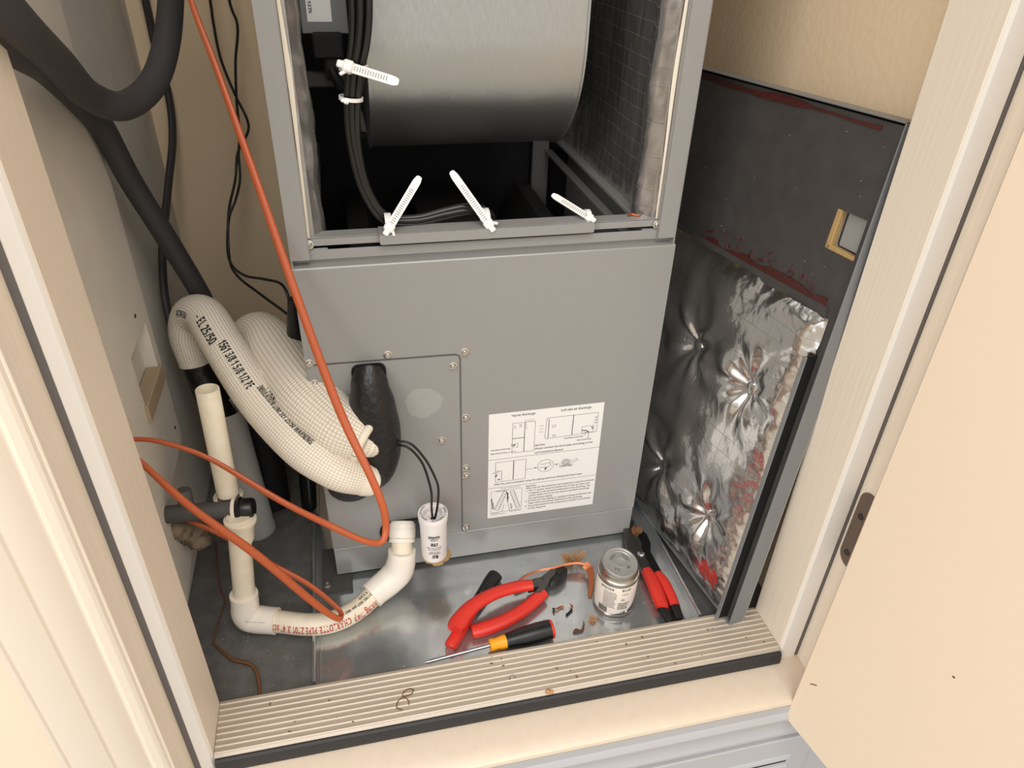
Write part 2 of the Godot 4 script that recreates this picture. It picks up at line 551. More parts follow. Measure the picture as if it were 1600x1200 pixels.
func setting():
	struct("floor", bx(-0.24, 0.64, -0.06, 0.0, -0.50, 0.18), "slate_floor")
	var w := bx(-0.24, -0.205, 0.0, 2.1, -0.48, 0.19)
	var wl := struct("wall_left", w, "drywall_grey")
	var s := mb()
	box(s, Vector3(-0.206, 0.385, -0.125), Vector3(-0.19, 2.1, 0.18))
	box(s, Vector3(-0.206, 0.30, -0.02), Vector3(-0.19, 0.385, 0.18))
	box(s, Vector3(-0.206, 0.30, -0.125), Vector3(-0.19, 0.385, -0.107))
	prism(s, v2([-0.125, 0.30, -0.126, 0.197, -0.09, 0.192, -0.05, 0.190, -0.01, 0.187, 0.008, 0.182, 0.012, 0.165, 0.004, 0.15, 0.011, 0.135, 0.003, 0.115, -0.008, 0.10, -0.022, 0.09, -0.026, 0.066, 0.049, 0.049, 0.18, 0.03, 0.18, 0.30]), Transform3D(Basis(Vector3.BACK, Vector3.UP, Vector3.RIGHT), Vector3(-0.206, 0, 0)), 0.016)
	obj("drywall_sheet", s, "drywall_grey", wl)
	obj("wood_block", bx(-0.204, -0.186, 0.298, 0.321, -0.112, -0.014, 0.001), "wood_raw", wl)
	for q in [[0.41, -0.075], [0.225, -0.105]]:
		var k := mb()
		lathe(k, v2([0.0, 0.0010, 0.0015, 0.0008, 0.0026, 0.0, 0.0028, -0.001]), Transform3D(Basis(Vector3.UP, Vector3.RIGHT, Vector3.FORWARD), Vector3(-0.1895, q[0], q[1])), 10)
		obj("screw_head", k, "tool_steel", wl)
	struct("wall_back", bx(-0.24, 0.64, 0.0, 2.1, -0.50, -0.46), "plaster_beige")
	struct("wall_right", bx(0.603, 0.64, 0.0, 2.1, -0.48, 0.19), "plaster_beige")
	struct("ceiling", bx(-0.26, 0.66, 2.1, 2.15, -0.50, 0.30), "plaster_beige")
	# front wall round the opening
	struct("wall_front", bx(-1.3, -0.2, -0.9, 2.4, 0.20, 0.277), "stucco_outside")
	struct("wall_front", bx(0.625, 1.3, -0.9, 2.4, 0.20, 0.277), "stucco_outside")
	struct("wall_front", bx(-0.2, 0.63, 1.95, 2.4, 0.17, 0.28), "stucco_outside")
	# left door jamb, its stop and the outer rebate
	var j := struct("trim", up_prism(v2([-0.205, 0.18, -0.143, 0.18, -0.142, 0.181, -0.142, 0.246, -0.144, 0.248, -0.205, 0.248]), -0.02, 1.95), "painted_wood")
	j.name = "trim_1"
	obj("door_stop", up_prism(v2([-0.1585, 0.244, -0.1445, 0.244, -0.1425, 0.2475, -0.1445, 0.2505, -0.1565, 0.2505, -0.1585, 0.2485]), -0.018, 1.95), "stop_white", j)
	obj("weatherstrip", up_prism(v2([-0.1640, 0.243, -0.1575, 0.243, -0.1575, 0.2502, -0.1600, 0.2508, -0.1640, 0.2500]), -0.018, 1.95), "weatherstrip_grey", j)
	obj("outer_jamb", up_prism(v2([-0.21, 0.24, -0.1635, 0.24, -0.1635, 0.289, -0.1645, 0.290, -0.21, 0.290]), -0.06, 1.95), "painted_wood", j)
	# moulded casing on the left, seen from its side
	var c := struct("trim", up_prism(v2([-0.165, 0.27, -0.165, 0.2895, -0.167, 0.2925, -0.170, 0.294, -0.174, 0.2940, -0.177, 0.2925, -0.179, 0.290, -0.181, 0.2895, -0.184, 0.2905, -0.187, 0.2935, -0.192, 0.2965, -0.198, 0.2990, -0.204, 0.3000, -0.2065, 0.2985, -0.208, 0.2985, -0.2095, 0.3005, -0.216, 0.3030, -0.224, 0.3050, -0.233, 0.3060, -0.238, 0.3055, -0.241, 0.3035, -0.243, 0.300, -0.2445, 0.296, -0.246, 0.296, -0.248, 0.2975, -0.252, 0.2975, -0.2545, 0.295, -0.255, 0.27]), -0.5, 2.0), "cream_paint")
	c.name = "trim_2"
	# right jamb
	var r := struct("trim", up_prism(v2([0.605, 0.18, 0.565, 0.18, 0.564, 0.181, 0.564, 0.244, 0.566, 0.246, 0.605, 0.246]), -0.008, 1.95), "painted_wood")
	r.name = "trim_3"
	obj("door_stop", up_prism(v2([0.590, 0.242, 0.5665, 0.242, 0.5645, 0.2455, 0.5665, 0.2485, 0.588, 0.2485, 0.590, 0.2465]), -0.006, 1.95), "stop_white", r)
	obj("weatherstrip", up_prism(v2([0.595, 0.240, 0.5895, 0.240, 0.5895, 0.2478, 0.5910, 0.2484, 0.595, 0.2478]), -0.006, 1.95), "weatherstrip_grey", r)
	obj("outer_jamb", up_prism(v2([0.64, 0.238, 0.594, 0.238, 0.594, 0.289, 0.595, 0.290, 0.64, 0.290]), -0.0135, 1.95), "painted_wood", r)
	# sill below the threshold
	var sl := struct("trim", along_x(v2([0.19, -0.003, 0.25, -0.0025, 0.285, -0.0085, 0.298, -0.0115, 0.303, -0.0145, 0.3045, -0.018, 0.303, -0.022, 0.19, -0.05]), -0.163, 0.6225), "sill_metal")
	sl.name = "trim_4"
	# the open door
	var dx := Vector3(0.204, 0, 0.979).normalized()
	var dz := dx.cross(Vector3.UP)
	if dz.x < 0: dz = -dz
	var ds := mb()
	boxt(ds, Transform3D(Basis(dx, Vector3.UP, dz), Vector3(0.556, -0.05, 0.302) + dx * 0.37 + Vector3(0, 0.99, 0) + dz * 0.0175), Vector3(0.74, 1.98, 0.035), 0.0018)
	var d := struct("door_1", ds, "door_paint")
	tag(d, "cream painted door standing open at the right of the closet", "door")
	for q in [[Vector2(0.0181, 0.0949), 0.011, 0.0011, 0.75], [Vector2(0.1396, 0.2710), 0.0025, 0.0018, 0.3]]:
		var k := mb()
		boxt(k, Transform3D(Basis(dx, Vector3.UP, dz) * Basis(Vector3(0, 0, 1), q[3]), Vector3(0.556, -0.05, 0.302) + dx * q[0].x + Vector3(0, q[0].y, 0) - dz * 0.0002), Vector3(q[1], q[2], 0.0006))
		obj("scuff_mark", k, "brown_stain", d)
	# hinge leaf on the jamb
	var hs := mb()
	prism(hs, rrect(0.267, 0.243, 0.030, 0.108, 0.0145, 6), Transform3D(Basis(Vector3.BACK, Vector3.UP, Vector3.LEFT), Vector3(0.5942, 0, 0)), 0.0016)
	var h := obj("hinge_leaf", hs, "hinge_bronze", r)
	for y in [0.262, 0.206]:
		var k := mb()
		lathe(k, v2([0.0, 0.0006, 0.0022, 0.0006, 0.0026, 0.0016, 0.0036, 0.0014, 0.004, 0.0, 0.004, -0.0005]), Transform3D(Basis(Vector3.UP, Vector3.LEFT, Vector3.BACK), Vector3(0.5926, y, 0.2625)), 14)
		obj("screw", k, "tool_steel", h)
	threshold()
	vent()

func threshold():
	var t := thing("door_threshold", "ribbed aluminium threshold across the bottom of the closet opening", "threshold", Vector3(0.21, 0, 0.215))
	obj("base_plate", along_x(v2([0.178, 0.0005, 0.178, 0.0165, 0.1795, 0.0178, 0.246, 0.0178, 0.249, 0.0155, 0.2495, 0.010, 0.2495, 0.0005]), -0.1415, 0.5635), "aluminium", t)
	for i in 9:
		var z := 0.1835 + 0.0076 * i
		obj("rib", along_x(v2([z - 0.0013, 0.0175, z - 0.0008, 0.0187, z, 0.0190, z + 0.0008, 0.0187, z + 0.0013, 0.0175]), -0.1413, 0.5633), "rib_bright", t)
	obj("rubber_bumper", along_x(v2([0.2496, -0.0015, 0.2496, 0.0155, 0.252, 0.0165, 0.2548, 0.015, 0.2565, 0.006, 0.2565, -0.0015]), -0.1405, 0.5625), "rubber", t)
	var k := mb()
	lathe(k, v2([0.0, 0.0006, 0.0014, 0.0006, 0.0018, 0.0016, 0.003, 0.0014, 0.0036, 0.0]), Transform3D(Basis(), Vector3(0.209, 0.0185, 0.218)), 14)
	obj("screw", k, "zinc_screw", t)
	var g := mb()
	var loop := []
	for q in [[0.070, 0.2345], [0.064, 0.231], [0.0655, 0.2235], [0.072, 0.218], [0.076, 0.2175], [0.082, 0.2165], [0.086, 0.212], [0.082, 0.2085], [0.0745, 0.211], [0.0725, 0.217], [0.078, 0.223], [0.0785, 0.230]]:
		loop.append(Vector3(q[0], 0.0189, q[1]))
	sweep(g, loop, 0.0006, Vector3.UP, 4, 6)
	obj("dried_glue", g, "brown_stain", t)
	var cr := mb()
	var cn := FastNoiseLite.new()
	cn.seed = 3
	cn.frequency = 120.0
	blob(cr, Vector3(0.247, 0.0185, 0.2465), 0.0032, cn)
	blob(cr, Vector3(0.2515, 0.0180, 0.2475), 0.0025, cn)
	obj("rubber_crumb", cr, "bristle", t)
	var rng := RandomNumberGenerator.new()
	rng.seed = 4
	var sp := mb()
	for i in 26:
		var p := Vector3(rng.randf_range(-0.13, 0.55), 0.0185, rng.randf_range(0.184, 0.245))
		boxt(sp, Transform3D(Basis(Vector3.UP, rng.randf() * 3.0), p), Vector3(rng.randf_range(0.001, 0.004), 0.0008, 0.0012), 0.0)
	var so := obj("dirt_specks", sp, "brown_stain", t)
	so.set_meta("kind", "stuff")

func vent():
	var t := thing("vent_grille", "pale grey louvred vent panel under the door sill", "vent", Vector3(0.22, -0.3, 0.29))
	obj("cap_moulding", along_x(v2([0.27, -0.0225, 0.3035, -0.0225, 0.3035, -0.036, 0.306, -0.040, 0.308, -0.045, 0.3075, -0.050, 0.303, -0.054, 0.3005, -0.060, 0.3005, -0.072, 0.3020, -0.080, 0.3045, -0.085, 0.3045, -0.090, 0.3010, -0.095, 0.298, -0.096, 0.296, -0.100, 0.27, -0.100]), -0.163, 0.6205), "vent_white", t)
	obj("panel", bx(-0.163, 0.6195, -0.40, -0.1055, 0.275, 0.3030, 0.0015), "vent_white", t)
	for i in 5:
		var y := -0.150 - 0.026 * i
		obj("slot", bx(0.02, 0.586, y - 0.0135, y - 0.004, 0.3028, 0.3033), "hole_black", t)
		var s := along_x(v2([0.3025, y + 0.005, 0.3045, y + 0.002, 0.3060, y - 0.002, 0.3060, y - 0.004, 0.3050, y - 0.0045, 0.3025, y - 0.003]), 0.02, 0.588)
		lathe(s, v2([0.0, 0.0, 0.0045, 0.0, 0.0035, 0.0025, 0.0, 0.0035]), Transform3D(Basis(Vector3.RIGHT, Vector3.BACK, Vector3.DOWN), Vector3(0.588, y, 0.3025)), 12)
		obj("louver", s, "vent_white", t)
	var side := struct("trim", bx(0.621, 0.76, -0.9, -0.0225, 0.27, 0.298, 0.002), "vent_white")
	side.name = "trim_5"
	struct("wall_below", bx(-0.2, 0.62, -0.9, -0.40, 0.24, 0.29), "stucco_outside")

# ------------------------------------------------------------------ air handler
func screw_at(x: float, y: float, parent: Node, z := 0.0015):
	var k := mb()
	var xf := Transform3D(Basis(Vector3.RIGHT, Vector3.BACK, Vector3.DOWN), Vector3(x, y, z))
	lathe(k, v2([0.0055, 0.0, 0.0055, 0.0008, 0.0042, 0.0013, 0.0036, 0.0014]), xf, 18)
	lathe(k, v2([0.0036, 0.0012, 0.0036, 0.0038, 0.0032, 0.0043, 0.0018, 0.0043, 0.0014, 0.0034, 0.0, 0.0032]), xf, 6, 0.99)
	obj("screw", k, "zinc_screw", parent)

func crumpled(st: SurfaceTool, o: Vector3, u: Vector3, v: Vector3, n: Vector3, nu: int, nv: int, height: Callable):
	var P := []
	for j in nv + 1:
		for i in nu + 1:
			var a := float(i) / nu
			var b := float(j) / nv
			P.append(o + u * a + v * b + n * height.call(a, b))
	var N := []
	var w := nu + 1
	for j in nv + 1:
		for i in w:
			var du: Vector3 = P[j * w + mini(i + 1, nu)] - P[j * w + maxi(i - 1, 0)]
			var dv: Vector3 = P[mini(j + 1, nv) * w + i] - P[maxi(j - 1, 0) * w + i]
			var q := du.cross(dv).normalized()
			N.append(q if q.dot(n) > 0 else -q)
	for j in nv:
		for i in nu:
			var k := j * w + i
			tri(st, P[k], P[k + 1], P[k + w + 1], N[k], N[k + 1], N[k + w + 1])
			tri(st, P[k], P[k + w + 1], P[k + w], N[k], N[k + w + 1], N[k + w])

func scrim_lines(st: SurfaceTool, o: Vector3, u: Vector3, v: Vector3, n: Vector3, du: float, dv: float, height: Callable, w := 0.0004, steps := 40):
	# reinforcing threads that show through the foil: two directions
	var lu := u.length()
	var lv := v.length()
	for dir in 2:
		var count := int((lu if dir == 0 else lv) / (du if dir == 0 else dv))
		for i in range(1, count):
			var prev := Vector3.ZERO
			for k in steps + 1:
				var f := float(k) / steps
				var g := i * (du / lu if dir == 0 else dv / lv)
				var a := g if dir == 0 else f
				var b := f if dir == 0 else g
				var p: Vector3 = o + u * a + v * b + n * (height.call(a, b) + 0.0003)
				if k > 0:
					var s := (p - prev).normalized().cross(n).normalized() * w
					quad(st, prev + s, p + s, p - s, prev - s, n)
				prev = p

func air_handler():
	var t := thing("air_handler", "tall grey metal air handler cabinet standing in the closet with its upper door removed", "air handler", Vector3(0.2225, 0.004, -0.22))
	# shell
	obj("cabinet_side", bx(0.0, 0.0018, 0.012, 1.5, -0.44, -0.0015), "grey_paint", t)
	obj("cabinet_side", bx(0.4432, 0.445, 0.012, 1.5, -0.44, -0.0015), "grey_paint", t)
	obj("cabinet_back", bx(0.0, 0.445, 0.012, 1.5, -0.442, -0.440), "liner_black", t)
	obj("cabinet_top", bx(0.0, 0.445, 1.5, 1.503, -0.442, 0.0), "grey_paint", t)
	for x in [0.03, 0.40]:
		for z in [-0.40, -0.05]:
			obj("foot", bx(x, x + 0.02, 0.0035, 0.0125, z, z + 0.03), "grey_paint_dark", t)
	for m in [0, 1]:
		var a := v2([0.0, 0.0, 0.0195, 0.0, 0.0205, -0.001, 0.0205, -0.014, 0.019, -0.014, 0.019, -0.0025, 0.0, -0.0025])
		if m == 1:
			for i in a.size(): a[i].x = 0.4432 - a[i].x
		obj("corner_post", up_prism(a, 0.498, 1.5), "grey_paint", t)
	# foil liner on the two sides, crumpled, turned over at the front edge
	var ns := FastNoiseLite.new()
	ns.seed = 77
	ns.frequency = 9.0
	ns.fractal_octaves = 3
	for m in [0, 1]:
		var s := mb()
		var hh := func(a: float, b: float) -> float:
			return 0.0040 * ns.get_noise_3d(a * 0.5, b * 0.5, m * 5.0) + 0.0010 * ns.get_noise_3d(a * 3.0, b * 0.25, 2.0 + m) + (0.013 * smoothstep(0.82, 0.952, a) if a < 0.952 else lerpf(0.013, -0.006, (a - 0.952) / 0.048)) + 0.0022 * smoothstep(0.85, 0.95, a) * ns.get_noise_3d(a * 14.0, b * 3.5, 9.0 + m)
		var o := Vector3(0.027 if m == 0 else 0.416, 0.512, -0.42)
		crumpled(s, o, Vector3(0, 0, 0.408), Vector3(0, 0.55, 0), Vector3(1 if m == 0 else -1, 0, 0), 84, 60, hh)
		var e := func(_a: float, b: float) -> float: return 0.003 * ns.get_noise_2d(b * 4.0, 8.0 + m)
		crumpled(s, Vector3(0.021 if m == 0 else 0.422, 0.512, -0.0125), Vector3(0.0065 if m == 0 else -0.0065, 0, 0), Vector3(0, 0.55, 0), Vector3(0, 0, 1), 4, 50, e)
		var f := obj("foil_liner", s, "foil_liner", t)
		var sc := mb()
		scrim_lines(sc, o, Vector3(0, 0, 0.408), Vector3(0, 0.55, 0), Vector3(1 if m == 0 else -1, 0, 0), 0.019, 0.019, hh, 0.00016, 40)
		obj("scrim_threads", sc, "scrim", f).set_meta("kind", "stuff")
		var pe := mb()
		var prev := []
		strap(pe, [Vector3(0.0215 if m == 0 else 0.4215, 0.515, -0.0115), Vector3(0.0225 if m == 0 else 0.4205, 0.60, -0.0105), Vector3(0.0235 if m == 0 else 0.4195, 0.68, -0.0112), Vector3(0.0222 if m == 0 else 0.4208, 0.78, -0.0105), Vector3(0.022 if m == 0 else 0.421, 1.0, -0.011)], [0.002, 0.003, 0.005, 0.003, 0.004], 0.0006, Vector3.RIGHT, 6)
		obj("edge_tape", pe, "foam_white", f)
	# blower housing
	var prof := PackedVector2Array()
	for i in 37:
		var a := PI + PI * i / 36.0
		prof.append(Vector2(-0.215 - cos(a) * -0.14, 0.703 + sin(a) * 0.14))
	prof = PackedVector2Array()
	for i in 37:
		var a := PI * i / 36.0
		prof.append(Vector2(-0.215 + 0.14 * cos(a), 0.703 - 0.14 * sin(a)))
	prof.append(Vector2(-0.355, 1.25))
	prof.append(Vector2(-0.075, 1.25))
	var bs := along_x(prof, 0.102, 0.338, null, 0.7)
	var bh := obj("blower_housing", bs, "blower_zinc", t)
	for x in [0.100, 0.338]:
		var p2 := PackedVector2Array()
		for i in 37:
			var a := PI * i / 36.0
			p2.append(Vector2(-0.215 + 0.1425 * cos(a), 0.703 - 0.1425 * sin(a)))
		p2.append(Vector2(-0.3575, 1.25)); p2.append(Vector2(-0.0725, 1.25))
		obj("side_plate", along_x(p2, x, x + 0.002), "blower_zinc", bh)
	var hub := mb()
	lathe(hub, v2([0.0, 0.0, 0.052, 0.0, 0.056, 0.003, 0.056, 0.03, 0.05, 0.034, 0.0, 0.034]), Transform3D(Basis(Vector3.UP, Vector3.LEFT, Vector3.BACK), Vector3(0.099, 0.76, -0.215)), 28)
	obj("motor", hub, "duct_dark", bh)
	# control plate at the left of the blower
	var cp := obj("control_plate", bx(0.036, 0.086, 0.700, 0.86, -0.152, -0.148, 0.001), "panel_edge_grey", t)
	obj("plate_label", bx(0.043, 0.069, 0.712, 0.80, -0.1479, -0.1474), "paper", cp)
	var lp := mb()
	var lx := Vector3(0, -1, 0)
	letters(lp, "1275", 0.0034, on_plane(Vector3(0.0452, 0.7325, -0.1471), lx, Vector3.RIGHT), 0.012, false, true)
	for i in 5:
		for k in 6:
			box(lp, Vector3(0.0460 + 0.0045 * i, 0.7385 + 0.0085 * k + 0.0012 * (i % 3), -0.1474), Vector3(0.0475 + 0.0045 * i, 0.7440 + 0.0085 * k + 0.0010 * (k % 2), -0.1471))
	obj("printing", lp, "print_black", cp)
	obj("connector", bx(0.046, 0.078, 0.678, 0.702, -0.15, -0.125, 0.002), "hole_black", t)
	obj("connector", bx(0.056, 0.074, 0.655, 0.68, -0.148, -0.128, 0.003), "hole_black", t)
	var mw := mb()
	sweep(mw, [Vector3(0.062, 0.668, -0.135), Vector3(0.072, 0.650, -0.115), Vector3(0.084, 0.635, -0.08), Vector3(0.088, 0.615, -0.05)], 0.006)
	obj("motor_lead", mw, "cable_black", t)
	var mk_ := mb()
	box(mk_, Vector3(0.030, 0.644, -0.16), Vector3(0.080, 0.661, -0.146), 0.002)
	box(mk_, Vector3(0.028, 0.640, -0.30), Vector3(0.033, 0.665, -0.146), 0.001)
	obj("motor_bracket", mk_, "duct_dark", t)
	var bolt := mb()
	lathe(bolt, v2([0.0, 0.006, 0.004, 0.005, 0.005, 0.0, 0.005, -0.004]), Transform3D(Basis(Vector3.RIGHT, Vector3.BACK, Vector3.DOWN), Vector3(0.076, 0.643, -0.145)), 12)
	obj("bolt", bolt, "tool_steel", t)
	# inside frame
	obj("side_rail", bx(0.405, 0.421, 0.506, 0.512, -0.415, -0.02, 0.001), "grey_paint", t)
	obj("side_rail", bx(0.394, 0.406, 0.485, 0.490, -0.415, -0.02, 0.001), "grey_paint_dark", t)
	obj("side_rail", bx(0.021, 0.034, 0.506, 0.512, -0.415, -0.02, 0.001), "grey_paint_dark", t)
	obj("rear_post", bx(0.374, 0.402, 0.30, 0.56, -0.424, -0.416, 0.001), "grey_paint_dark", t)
	var coil := mb()
	boxt(coil, Transform3D(Basis(Vector3(0, 0, 1), 0.30), Vector3(0.13, 0.27, -0.22)), Vector3(0.03, 0.36, 0.36), 0.002)
	boxt(coil, Transform3D(Basis(Vector3(0, 0, 1), -0.30), Vector3(0.30, 0.27, -0.22)), Vector3(0.03, 0.36, 0.36), 0.002)
	obj("coil", coil, "duct_dark", t)
	obj("coil_cap", bx(0.165, 0.265, 0.440, 0.446, -0.40, -0.05, 0.002), "duct_dark", t)
	obj("drip_tray", bx(0.01, 0.435, 0.09, 0.095, -0.43, -0.01), "liner_black", t)
	# crossbar with its cover strip
	var cb := mb()
	box(cb, Vector3(0.0185, 0.5175, -0.030), Vector3(0.4245, 0.5190, -0.010), 0.0005)
	box(cb, Vector3(0.0185, 0.5095, -0.0115), Vector3(0.4245, 0.5190, -0.010), 0.0005)
	box(cb, Vector3(0.018, 0.499, -0.013), Vector3(0.040, 0.5065, -0.010), 0.0005)
	box(cb, Vector3(0.405, 0.499, -0.013), Vector3(0.425, 0.5065, -0.010), 0.0005)
	obj("crossbar", cb, "grey_paint", t)
	var cs := mb()
	box(cs, Vector3(0.096, 0.5205, -0.026), Vector3(0.3405, 0.5220, 0.0), 0.0004)
	prism(cs, rrect(0.2183, 0.5163, 0.2445, 0.0110, 0.002, 4), Transform3D(Basis(), Vector3(0, 0, -0.001)), 0.0018)
	obj("cover_strip", cs, "grey_paint", t)
	for x in [0.0205, 0.4225]: screw_at(x, 0.512, t, -0.009)
	# lower front panel with the folded lip, seam and base
	obj("front_panel", along_x(v2([-0.0095, 0.5055, -0.0085, 0.506, -0.0075, 0.5055, -0.0075, 0.4950, -0.0125, 0.4940, -0.0125, 0.4900, -0.001, 0.4885, 0.0, 0.487, 0.0, 0.0630, -0.001, 0.0622, -0.003, 0.0622, -0.003, 0.4870, -0.0145, 0.4885, -0.0145, 0.4955, -0.0095, 0.4965]), -0.001, 0.4465, null, 0.93), "grey_paint", t)
	obj("base_panel", along_x(v2([-0.012, 0.0612, -0.0012, 0.0612, -0.0004, 0.0605, -0.0004, 0.0115, -0.0015, 0.010, -0.012, 0.010]), 0.0, 0.4455), "grey_paint", t)
	for q in [[0.005, 0.4995], [0.4385, 0.499]]:
		var k := mb()
		lathe(k, v2([0.0, 0.0004, 0.0026, 0.0004]), Transform3D(Basis(Vector3.RIGHT, Vector3.BACK, Vector3.DOWN), Vector3(q[0], q[1], -0.0074)), 14)
		obj("screw_hole", k, "hole_black", t)
	# access plate
	var ap := mb()
	prism(ap, v2([0.0005, 0.0640, 0.1805, 0.0640, 0.1805, 0.357, 0.1790, 0.3605, 0.1755, 0.362, 0.0005, 0.3655]), Transform3D(Basis(), Vector3(0, 0, 0.0)), 0.0013)
	obj("access_plate", ap, "grey_paint", t)
	var gr := mb()
	var G := [Vector3(0.001, 0.3668, 0.0006), Vector3(0.0905, 0.3652, 0.0006), Vector3(0.175, 0.3637, 0.0006), Vector3(0.1805, 0.3620, 0.0006), Vector3(0.1825, 0.357, 0.0006), Vector3(0.1825, 0.20, 0.0006), Vector3(0.1825, 0.0635, 0.0006)]
	strap(gr, G, 0.0011, 0.0006, Vector3(1, 1, 0), 1)
	obj("plate_seam", gr, "plate_gap", t)
	for q in [[0.004, 0.3695, 0], [0.007, 0.342, 0], [0.095, 0.3715, 0], [0.173, 0.348, 0], [0.188, 0.3655, 0], [0.1885, 0.267, 0], [0.156, 0.235, 0], [0.1885, 0.182, 0], [0.1885, 0.168, 0], [0.1885, 0.0695, 0]]:
		screw_at(q[0], q[1], t, 0.0014 if q[0] < 0.181 and q[1] < 0.36 else 0.0)
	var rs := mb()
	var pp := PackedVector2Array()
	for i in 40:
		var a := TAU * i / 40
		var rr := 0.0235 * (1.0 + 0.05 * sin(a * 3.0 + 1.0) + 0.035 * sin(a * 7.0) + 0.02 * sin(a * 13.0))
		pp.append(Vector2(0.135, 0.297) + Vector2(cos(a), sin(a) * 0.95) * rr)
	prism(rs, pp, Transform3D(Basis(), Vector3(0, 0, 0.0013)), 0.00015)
	obj("pale_patch", rs, "pale_grey", t)  # thin irregular disc, slightly paler than the plate
	# black rubber grommets round the pipe holes
	var g1 := mb()
	prism(g1, rrect(0.071, 0.275, 0.041, 0.175, 0.009), Transform3D(Basis(), Vector3(0, 0, 0.001)), 0.004)
	obj("grommet", g1, "grommet", t)
	var g2 := mb()
	lathe(g2, v2([0.0, 0.001, 0.024, 0.001, 0.026, 0.003, 0.029, 0.004, 0.0305, 0.002, 0.0305, 0.0]), Transform3D(Basis(Vector3.RIGHT, Vector3.BACK, Vector3.DOWN), Vector3(0.034, 0.180, 0.001)), 28)
	obj("grommet", g2, "grommet", t)
	var g3 := mb()
	prism(g3, rrect(0.112, 0.0855, 0.094, 0.035, 0.0174), Transform3D(Basis(), Vector3(0, 0, 0.001)), 0.004)
	obj("grommet", g3, "grommet", t)
	instruction_label(t)

func instruction_label(t: Node3D):
	var o := Vector3(0.2195, 0.2665, 0.0006)
	var W := 0.1595
	var H := 0.185
	var lb := obj("instruction_label", bx(o.x, o.x + W, o.y - H, o.y, 0.0, 0.0005), "paper", t)
	var st := mb()
	var X := Vector3(W, 0, 0)
	var Y := Vector3(0, -H, 0)
	var txt := func(s: String, u: float, v: float, u1: float, h := 0.019, bold := true):
		letters(st, s, h * H * 0.9, on_plane(o + X * u + Y * (v + h * 0.5), Vector3.RIGHT, Vector3.UP), (u1 - u) * W, false, bold)
	txt.call("Top air discharge", 0.19, 0.035, 0.395, 0.021, true)
	txt.call("Left side air discharge", 0.62, 0.035, 0.885, 0.021, true)
	txt.call("Overflow drain hole", 0.02, 0.325, 0.19, 0.014, true)
	txt.call("Main drain hole", 0.02, 0.358, 0.155, 0.014, true)
	txt.call("Overflow drain hole", 0.67, 0.290, 0.835, 0.014, true)
	txt.call("Main drain hole", 0.785, 0.322, 0.915, 0.014, true)
	txt.call("NOTES:", 0.41, 0.325, 0.50, 0.018, true)
	txt.call("Please connect the drain pipe according to the", 0.41, 0.362, 0.93, 0.018)
	txt.call("unit Installation Manual.", 0.41, 0.394, 0.67, 0.018)
	txt.call("Foam Tape", 0.645, 0.563, 0.765, 0.020)
	txt.call("After the unit is installed, wrap the piping and brass fitting with foam tape.", 0.055, 0.664, 0.865, 0.017)
	txt.call("NOTES:", 0.345, 0.716, 0.44, 0.016, true)
	var rows := ["When the air flow direction of evaporator must be reversed", "1. The T1 sensor must be pulled out of the air inlet and", "   strapped to the position indicated in the drawing. The", "   sensor MUST be in the air stream and NOT touching", "   the aluminum piping.", "2. Do NOT use the piping or capillary tubing to lift the coil,", "   ONLY lift at the points indicated in the drawing.", "3. The stress point on the evaporator module is as shown", "   in the diagram."]
	var ends := [0.985, 0.945, 0.955, 0.945, 0.60, 0.975, 0.89, 0.97, 0.545]
	for i in 9:
		var r: String = rows[i]
		var ind := 0.375 if r.begins_with("  ") else 0.345
		txt.call(r.strip_edges(), ind, 0.743 + 0.0265 * i, ends[i], 0.016)
	txt.call("T1 Sensor Standard Position", 0.105, 0.706, 0.29, 0.008)
	txt.call("Lifting Position", 0.075, 0.735, 0.18, 0.010)
	txt.call("Control", 0.03, 0.952, 0.10, 0.009)
	txt.call("Stress point of evaporator", 0.03, 0.968, 0.16, 0.009)
	txt.call("Capillary tubing lift warning", 0.20, 0.955, 0.31, 0.009)
	var ln := func(pts: Array, w := 0.0005):
		for i in range(0, pts.size() - 2, 2):
			line2(st, o, X, Y, Vector2(pts[i], pts[i + 1]), Vector2(pts[i + 2], pts[i + 3]), w)
	ln.call([0.0, 0.415, 1.0, 0.415])
	ln.call([0.0, 0.692, 1.0, 0.692])
	ln.call([0.205, 0.10, 0.40, 0.10, 0.40, 0.372, 0.205, 0.372, 0.205, 0.10])
	ln.call([0.31, 0.10, 0.31, 0.372], 0.0009)
	ln.call([0.205, 0.238, 0.31, 0.238], 0.0009)
	ln.call([0.215, 0.125, 0.23, 0.125, 0.23, 0.145, 0.215, 0.145])
	ln.call([0.265, 0.115, 0.28, 0.115, 0.28, 0.135, 0.265, 0.135, 0.265, 0.115])
	ln.call([0.235, 0.285, 0.255, 0.285, 0.255, 0.32, 0.235, 0.32])
	ln.call([0.195, 0.298, 0.232, 0.292, 0.215, 0.315], 0.0012)
	ln.call([0.155, 0.364, 0.215, 0.356, 0.24, 0.36], 0.0006)
	for i in 3:
		ln.call([0.31 + 0.03 * i, 0.075, 0.31 + 0.03 * i, 0.092, 0.325 + 0.03 * i, 0.092, 0.325 + 0.03 * i, 0.075], 0.0003)
		ln.call([0.318, 0.12 + 0.018 * i, 0.33, 0.12 + 0.018 * i], 0.0006)
		ln.call([0.44, 0.15 + 0.028 * i, 0.475, 0.15 + 0.028 * i], 0.0005)
		ln.call([0.925, 0.13 + 0.025 * i, 0.94, 0.12 + 0.025 * i, 0.945, 0.135 + 0.025 * i], 0.0006)
	ln.call([0.50, 0.085, 0.955, 0.085, 0.955, 0.262, 0.50, 0.275, 0.49, 0.255, 0.50, 0.085])
	ln.call([0.52, 0.095, 0.52, 0.272], 0.0009)
	ln.call([0.735, 0.085, 0.732, 0.270], 0.0010)
